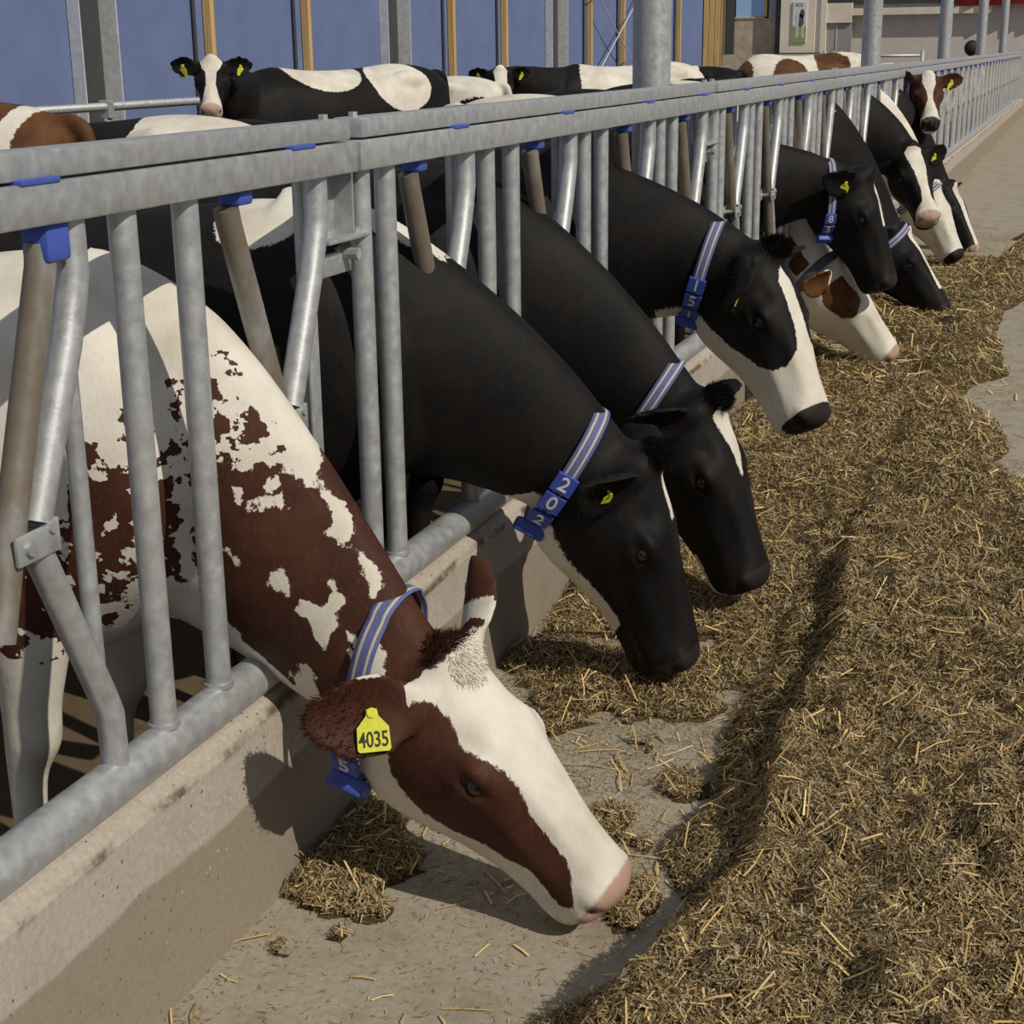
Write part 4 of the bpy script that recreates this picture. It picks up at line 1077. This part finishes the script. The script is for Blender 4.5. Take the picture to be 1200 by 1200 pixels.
def straw_mesh(name, n, ybands, lrange, wrange, palette, parent, seed, pitch=.35, on='hay', two=False, bend=.0):
    rg = np.random.default_rng(seed)
    X, Y = [], []
    for (y0, y1, cnt) in ybands:
        got = 0
        while got < cnt:
            m = cnt * 2
            x = rg.uniform(.045, 1.75, m); y = rg.uniform(y0, y1, m)
            vis = x < 1.235 + .02 + (y * .06 + .25)
            h = hay_h(x, y)
            if on == 'hay': k = (h > .004) & vis
            else: k = (h <= .006) & vis & (rg.random(m) < .15 + .85 * sstep((vnoise(x * 5, y * 5, 33) - .40) / .3)) & (rg.random(m) < np.where(x > .9, .35, 1.0))
            x, y = x[k][:cnt - got], y[k][:cnt - got]
            X.append(x); Y.append(y); got += len(x)
            if len(x) == 0: break
    X = np.concatenate(X); Y = np.concatenate(Y); n = len(X)
    Z = np.maximum(hay_h(X, Y), 0)
    on_heap = Z > .004
    L = rg.uniform(*lrange, n) * rg.uniform(.6, 1.3, n); Wd = rg.uniform(*wrange, n)
    far = np.clip(Y / 3.0, 1, 3); Wd = Wd * far ** .7; L = L * far ** .5
    yaw = rg.uniform(0, 2 * np.pi, n); pt = rg.normal(0, pitch, n) * np.where(on_heap, 1, .12)
    e = .01
    sx = (hay_h(X + e, Y) - hay_h(X - e, Y)) / (2 * e); sy = (hay_h(X, Y + e) - hay_h(X, Y - e)) / (2 * e)
    d = np.stack([np.cos(yaw), np.sin(yaw), np.clip(sx * np.cos(yaw) + sy * np.sin(yaw), -1.2, 1.2) * on_heap + np.tan(np.clip(pt, -1.1, 1.1))], 1)
    d /= np.linalg.norm(d, axis=1)[:, None]
    up = np.stack([-sx * on_heap, -sy * on_heap, np.ones(n)], 1) + rg.normal(0, .5, (n, 3)) * np.where(on_heap, 1, .25)[:, None]
    s = np.cross(d, up); s /= np.linalg.norm(s, axis=1)[:, None]
    c = np.stack([X, Y, Z + rg.uniform(0.001, .012, n) * np.where(on_heap, 1, .25) + .002 + np.abs(d[:, 2]) * L * .3], 1)
    hl = d * (L / 2)[:, None]; hw = s * (Wd / 2)[:, None]
    nrm = np.cross(s, d)
    pal = np.array([p[0] for p in palette]); pw = np.array([p[1] for p in palette], float); pw /= pw.sum()
    colr = pal[rg.choice(len(pal), n, p=pw)] * rg.uniform(.8, 1.5, n)[:, None] * np.array([1.04, .965, .92])
    if two:
        mid = nrm * (L * rg.uniform(-.12, .12, n))[:, None]
        P = np.stack([c - hl - hw, c - hl + hw, c + mid + hw, c + mid - hw, c + hl + hw, c + hl - hw], 1); k = 6
        base = np.arange(n)[:, None] * 6
        F = np.concatenate([base + np.array([[0, 1, 2, 3]]), base + np.array([[3, 2, 4, 5]])]).reshape(-1, 4)
    else:
        P = np.stack([c - hl - hw, c - hl + hw, c + hl + hw * .6, c + hl - hw * .6], 1); k = 4
        F = (np.arange(n)[:, None] * 4 + np.array([[0, 1, 2, 3]]))
    V = P.reshape(-1, 3) - np.array([1.0, 3.0, 0])
    me = bpy.data.meshes.new(name)
    me.vertices.add(len(V)); me.vertices.foreach_set('co', V.astype(np.float32).ravel())
    me.loops.add(F.size); me.loops.foreach_set('vertex_index', F.astype(np.int32).ravel())
    me.polygons.add(len(F)); me.polygons.foreach_set('loop_start', np.arange(0, F.size, 4, dtype=np.int32))
    me.update(calc_edges=True)
    a = me.attributes.new('tint', 'FLOAT_COLOR', 'POINT')
    cc = np.ones((n, k, 4), np.float32); cc[:, :, :3] = colr[:, None, :]
    a.data.foreach_set('color', cc.ravel())
    me.materials.append(M['straw'])
    o = bpy.data.objects.new(name, me); link(o, parent)
    return tag(o, kind='stuff')
PAL = [((.085, .062, .028), 2), ((.16, .118, .052), 4), ((.25, .19, .092), 5), ((.31, .265, .165), 4), ((.40, .32, .165), 2.2), ((.38, .35, .26), 2), ((.50, .39, .18), .8)]
PALY = [((.56, .43, .20), 3), ((.48, .36, .15), 3), ((.38, .28, .11), 2), ((.64, .53, .29), 1)]
straw_mesh('chopped_stems', 0, [(.95, 1.6, 18000), (1.6, 2.76, 120000), (2.76, 4.15, 88000), (4.15, 6.5, 46000), (6.5, 12, 22000)], (.007, .020), (.0011, .0028), PAL, feed, 3, .45)
straw_mesh('straw_stalks', 0, [(.95, 1.6, 400), (1.6, 2.76, 1300), (2.76, 4.15, 1100), (4.15, 7.4, 900), (7.4, 12, 500)], (.030, .070), (.0018, .0036), PALY, feed, 4, .30, two=True)
straw_mesh('loose_chaff', 0, [(1.1, 3.0, 11000), (3.0, 5.5, 5000), (5.5, 13, 6000)], (.004, .015), (.0009, .0021), PAL, feed, 5, .2, on='floor')
straw_mesh('loose_stalks', 0, [(1.3, 3.0, 240), (3.0, 7.4, 200)], (.03, .08), (.002, .0042), PALY, feed, 6, .1, on='floor', two=True)

# ------------------------------------------------------------------ walls and what stands along them
def make_curtain():
    t = NT('blue_curtain_mesh'); c = t.coord()
    wv = t.node('ShaderNodeTexWave', wave_type='BANDS', bands_direction='Z'); t.L(c, wv.inputs['Vector']); wv.inputs['Scale'].default_value = 60
    n = t.noise(c, 3, 3); n2 = t.noise(c, 140, 2)
    col = t.ramp(n, [(0.3, (0.125, 0.165, 0.315)), (0.7, (0.15, 0.195, 0.36))])
    col = t.mix(t.math('MULTIPLY', t.smooth(n2, .4, .7), .25), col, (0.20, 0.26, 0.44))
    t.set(color=col, rough=0.85, spec=0.15); t.bump(wv.outputs['Fac'], 0.15, 0.004)
    return t.m
M['curtain'] = make_curtain()
def make_wood():
    t = NT('pine_timber'); c = t.coord()
    n = t.noise(t.mapping(c, (30, 30, 1.6)), 1.0, 5, 0.6, 0.6)
    t.set(color=t.ramp(n, [(0.3, (0.46, 0.29, 0.10)), (0.55, (0.60, 0.40, 0.16)), (0.75, (0.68, 0.49, 0.23))]), rough=0.6)
    return t.m
M['wood'] = make_wood()
M['dark'] = plain('dark_paint', (0.05, 0.05, 0.055), 0.6)
M['post_grey'] = plain('dark_and_shaded_grey', (0.065, 0.068, 0.072), 0.55, 0.2)  # dark trim and rods; on the steel post webs it paints in shade
M['post_light'] = plain('galvanised_flange', (0.60, 0.61, 0.63), 0.5, 0.2)
WX = -6.0
wl = tag(empty('wall_left', (WX, 15, 0)), kind='structure')
def rl(x, y, z=0): return (x - WX, y - 15, z)
steel_y = [4.85 + 5.69 * k for k in range(0, 5)]
timber_y = [y + d for y in [-.84] + steel_y for d in (1.86, 3.72)]
allp = sorted([(y, 's') for y in steel_y] + [(y, 't') for y in timber_y if y < 31])
edges = [0.0] + [y for y, _ in allp] + [31.6]
for a, b in zip(edges[:-1], edges[1:]):
    n = 9
    v, f = [], []
    for i in range(n + 1):
        y = a + (b - a) * i / n
        bulge = .035 * math.sin(math.pi * i / n) * (1 if int(a * 3) % 2 else .6)
        for z in (0.35, 3.4):
            v.append((-.10 - bulge, y - 15, z)); v.append((-.112 - bulge, y - 15, z))
    for i in range(n):
        k = i * 4
        f += [(k, k + 4, k + 6, k + 2), (k + 1, k + 3, k + 7, k + 5), (k, k + 1, k + 5, k + 4), (k + 2, k + 6, k + 7, k + 3)]
    mesh_obj('curtain_panel', v, f, M['curtain'], wl)
MB().box(-.15, -.02, -15, 16.6, 0, .55).build('concrete_plinth', M['curb'], wl)
for y, kd in allp:
    if kd == 's':
        mb = MB().box(-.02, -.005, y - 15 - .13, y - 15 + .13, 0, 3.4, 0)  # web between the flanges, its shade put in as dark grey colour
        mb.box(-.10, .005, y - 15 - .145, y - 15 - .13, 0, 3.4, 1).box(-.10, .15, y - 15 + .13, y - 15 + .145, 0, 3.4, 1)
        mb.build('steel_post', [M['post_grey'], M['post_light']], wl)
    else:
        MB().box(-.095, -.015, y - 15 - .033, y - 15 + .033, 0, 3.4, 0, .004).build('timber_post', M['wood'], wl)
        MB().tube([(-.085, y - 15 - .20, .5), (-.085, y - 15 - .20, 3.4)], .018, 8).build('seam_rod', M['post_grey'], wl)
for z0, z1 in ((.85, 2.65), (2.65, .85)):
    MB().tube([(.09, 23.1 - 15, z0), (.09, 26.7 - 15, z1)], .010, 8).build('wind_brace', M['post_light'], wl)

wb = tag(empty('wall_back', (0, 34, 0)), kind='structure')
M['block'] = make_concrete('end_wall_concrete', (0.62, 0.565, 0.52), (0.45, 0.40, 0.35), .35, .5, pits=False)
M['beige'] = plain('beige_board', (0.70, 0.64, 0.53), 0.7, 0, .06, 4)
M['beige_dark'] = plain('tan_concrete', (0.43, 0.36, 0.27), 0.85, 0, .18, 8)
M['grey_door'] = plain('grey_door_panel', (0.32, 0.30, 0.30), 0.6, 0, .06, 3)
M['red'] = plain('red_cloth', (0.50, 0.045, 0.045), 0.7, 0, .25, 9)
def wbx(name, x0, x1, y0, y1, z0, z1, m, bev=0, par=None):
    return MB().box(x0, x1, y0, y1, z0, z1, 0, bev).build(name, m, par or wb)
wbx('end_wall', -8, 7, .15, .4, 0, 3.6, M['block'])
for i in range(4): wbx('cladding_board', -6.62 + i * .125, -6.505 + i * .125, -.06, .12, 0, 3.4, M['wood'], .006)
wbx('corner_sheet', -7.2, -6.64, -.02, .14, 0, 3.4, M['curtain'])
wbx('dark_jamb', -6.11, -5.96, -.10, .14, 0, 3.4, M['post_grey'])
wbx('tan_wall_panel', -5.95, -5.06, -.04, .14, 0, 2.13, M['beige_dark'])
wbx('grey_upper_panel', -5.22, -4.98, -.05, .14, 2.13, 3.4, M['grey_door'])
wbx('dark_corner_post', -5.06, -4.93, -.12, .14, 0, 3.4, M['post_grey'])
wn = tag(empty('window_1', (-5.62, 34, 0)), kind='structure')
t = NT('window_glass_blue'); t.set(color=(0.32, 0.50, 0.78), rough=0.1, spec=0.5); M['glass'] = t.m
wbx('pane', -.31, .31, -.02, .0, 2.16, 3.0, M['glass'], 0, wn); wbx('window_frame', .31, .36, -.06, .14, 2.13, 3.05, M['wood'], 0, wn); wbx('window_frame', -.33, .36, -.06, .14, 2.125, 2.16, M['wood'], 0, wn)
wbx('beige_panel', -4.92, -4.20, -.30, .14, 1.42, 3.4, M['beige']); wbx('panel_edge', -4.20, -4.10, -.22, .14, 1.42, 3.4, M['grey_door']); wbx('beige_return', -4.10, -4.0, -.10, .14, 1.40, 3.4, M['beige'])
wbx('white_lintel', -4.0, -3.48, -.06, .14, 2.01, 2.40, M['beige']); wbx('dark_band', -4.0, -3.48, -.06, .14, 2.40, 3.4, M['dark'])
dr = tag(empty('door_1', (-3.74, 34, 0)), kind='structure')
wbx('door_leaf', -.26, .26, .0, .14, 0, 2.01, M['grey_door'], 0, dr); wbx('door_rail', -.06, -.04, -.012, .0, 0, 2.0, M['post_light'], 0, dr)
wbx('low_wall', -6.0, -3.40, -.9, -.5, 0, 1.40, M['beige_dark'])
wbx('ledge', -3.48, -.70, -.05, .15, 2.15, 2.29, M['beige']); wbx('dark_strip', -3.48, 2.5, .05, .15, 2.36, 3.4, M['dark'])
# red cloth hung along the top of the wall: gathered folds
v, f = [], []
for i in range(61):
    x = -1.40 + i * .065; d = .035 * math.sin(i * 1.25) + .015 * math.sin(i * .43)
    for z, k in ((3.2, 0), (2.32 - .03 * abs(math.sin(i * .35)), 1)):
        v.append((x, -.10 + d * (.4 + .6 * k), z)); v.append((x, -.085 + d * (.4 + .6 * k), z))
for i in range(60):
    k = i * 4
    f += [(k, k + 2, k + 6, k + 4), (k + 1, k + 5, k + 7, k + 3), (k + 2, k + 3, k + 7, k + 6)]
o = mesh_obj('cloth_banner', v, f, M['red'], None, True, None, (0, 34, 0)); tag(o, 'plain red cloth hanging along the top of the grey end wall', 'cloth')
# poster of a cow standing on grass
pp = empty('poster', (-4.52, 33.68, 0)); tag(pp, 'small upright poster of a cow on grass, on the beige panel', 'poster')
M['pgreen'] = plain('poster_green', (0.24, 0.34, 0.10), 0.6); M['psky'] = plain('poster_pale', (0.62, 0.63, 0.72), 0.6); M['pcow'] = plain('poster_cow_dark', (0.10, 0.09, 0.11), 0.6)
M['pwhite'] = plain('poster_white', (0.6, 0.58, 0.58), 0.6)
mb = MB().box(-.14, .14, -.01, .01, 1.63, 2.43, 1).box(-.14, .14, -.012, -.0101, 1.63, 1.95, 0)
def disc(cx, cz, rx, rz, m, d=-.0135):
    k = 14; mb.add([(cx + rx * math.cos(2 * math.pi * i / k), d, cz + rz * math.sin(2 * math.pi * i / k)) for i in range(k)], [tuple(range(k))], m)
disc(.02, 2.06, .075, .14, 2); disc(.055, 2.2, .05, .09, 2); disc(-.04, 2.1, .03, .16, 3, -.0145)
for xx in (-.06, -.02, .06, .09): mb.box(xx - .012, xx + .012, -.0145, -.0132, 1.72, 1.96, 3)
mb.box(-.08, .06, -.0125, -.0108, 2.345, 2.40, 2); mb.box(-.06, .04, -.0135, -.0118, 2.36, 2.385, 3)
mb.build('print', [M['pgreen'], M['psky'], M['pcow'], M['pwhite']], pp)
wbx('poster_frame', -.15, .15, -.006, .02, 1.62, 2.44, M['beige'], 0, pp)

wr = tag(empty('wall_right', (7, 15, 0)), kind='structure')
# cubicle rail with clamps and bent dividers in front of the blue wall
rail = empty('stall_rail', (-5.2, 9, 0)); tag(rail, 'long galvanised stall rail with clamps in front of the blue wall', 'rail')
MB().tube([(0, -6, 1.18), (0, 21, 1.18)], .030, 12).build('rail_tube', M['steel'], rail, True)
for i in range(15):
    y = -5.2 + i * 1.42
    MB().box(-.045, .045, y - .03, y + .03, 1.10, 1.225, 0, .008).build('clamp', M['steel'], rail)
    if min(abs(y + 9 - q) for q in (9.48, 12.32, 18.0)) > .1: MB().tube([(.02, y, 1.13), (.25, y, 1.12), (.55, y, 1.06), (.75, y, .96), (.85, y, .80), (.85, y, .62), (.72, y, .48), (.45, y, .42), (.1, y, .40), (0, y, .12)], .026, 10).build('divider', M['steel'], rail, True)
    MB().tube([(0, y, 0.0), (0, y, 1.18)], .03, 10).build('stall_post', M['steel'], rail, True)
# barrier at the far end of the pen
gt = empty('barrier_gate', (-1.95, 25.5, 0)); tag(gt, 'low tubular barrier gate in front of the grey end wall', 'gate')
for z in (1.38, 1.12, .8, .5): MB().tube([(-.75, 0, z), (.75, 0, z)], .022, 10).build('gate_rail', M['steel'], gt, True)
for x in (-.75, -.62, -.50, .75): MB().tube([(x, 0, 0), (x, 0, 1.46)], .03, 10).build('gate_post', M['steel'], gt, True)

# distant person behind the fence
def build_person():
    root = empty('person', (-.36, 24.0, 0)); root.rotation_euler.z = 2.6; tag(root, 'distant dark-haired person in dark clothes standing behind the fence', 'person')
    M['skin'] = plain('skin', (0.35, 0.20, 0.14), 0.6); M['hair'] = plain('dark_hair', (0.02, 0.014, 0.012), 0.7); M['jacket'] = plain('dark_jacket', (0.02, 0.02, 0.03), 0.8); M['jeans'] = plain('dark_trousers', (0.03, 0.035, 0.06), 0.8)
    bm = bmesh.new(); lay = bm.verts.layers.skin.verify()
    J = dict(pelvis=(0, 0, .84, .13), belly=(0, 0, 1.0, .12), chest=(0, 0, 1.18, .14), neck=(0, 0, 1.32, .06), jaw=(0, -.03, 1.40, .075), crown=(0, 0, 1.49, .085),
             sl=(.16, 0, 1.25, .06), el=(.21, .02, 1.0, .045), wl=(.20, -.10, .80, .035), hl=(.20, -.14, .72, .04), sr=(-.16, 0, 1.25, .06), er=(-.21, .02, 1.0, .045), wr=(-.20, -.10, .80, .035), hr=(-.20, -.14, .72, .04),
             pl=(.085, 0, .78, .09), kl=(.09, -.01, .45, .065), al=(.09, .02, .09, .045), fl=(.09, -.12, .04, .04), pr=(-.085, 0, .78, .09), kr=(-.09, -.01, .45, .065), ar=(-.09, .02, .09, .045), fr=(-.09, -.12, .04, .04))
    vs = {k: bm.verts.new(p[:3]) for k, p in J.items()}
    for k, p in J.items(): vs[k][lay].radius = (p[3], p[3])
    for a, b in (('pelvis', 'belly'), ('belly', 'chest'), ('chest', 'neck'), ('neck', 'jaw'), ('jaw', 'crown'), ('chest', 'sl'), ('sl', 'el'), ('el', 'wl'), ('wl', 'hl'), ('chest', 'sr'), ('sr', 'er'), ('er', 'wr'), ('wr', 'hr'),
                 ('pelvis', 'pl'), ('pl', 'kl'), ('kl', 'al'), ('al', 'fl'), ('pelvis', 'pr'), ('pr', 'kr'), ('kr', 'ar'), ('ar', 'fr')): bm.edges.new((vs[a], vs[b]))
    vs['pelvis'][lay].use_root = True
    me = bpy.data.meshes.new('body'); bm.to_mesh(me); bm.free()
    o = bpy.data.objects.new('tmp', me); COL.objects.link(o); o.modifiers.new('s', 'SKIN'); sb = o.modifiers.new('d', 'SUBSURF'); sb.levels = 2
    m2 = bpy.data.meshes.new_from_object(o.evaluated_get(bpy.context.evaluated_depsgraph_get())); bpy.data.objects.remove(o)
    for m in ('skin', 'jacket', 'jeans'): m2.materials.append(M[m])
    for p in m2.polygons:
        z = p.center.z; p.use_smooth = True
        p.material_index = 2 if z < .86 and abs(p.center.x) < .17 else 1 if .78 < z < 1.33 else 0
    link(bpy.data.objects.new('body', m2), root)
    bm = bmesh.new(); bmesh.ops.create_uvsphere(bm, u_segments=20, v_segments=14, radius=.105)
    for v in bm.verts:
        v.co = Vector((v.co.x * .95, v.co.y * 1.08 + .02, v.co.z * 1.05 + 1.485))
    bmesh.ops.delete(bm, geom=[v for v in bm.verts if v.co.z < 1.47 and v.co.y < .0], context='VERTS')
    me = bpy.data.meshes.new('hair'); bm.to_mesh(me); bm.free(); me.materials.append(M['hair'])
    link(bpy.data.objects.new('hair', me), root)
build_person()
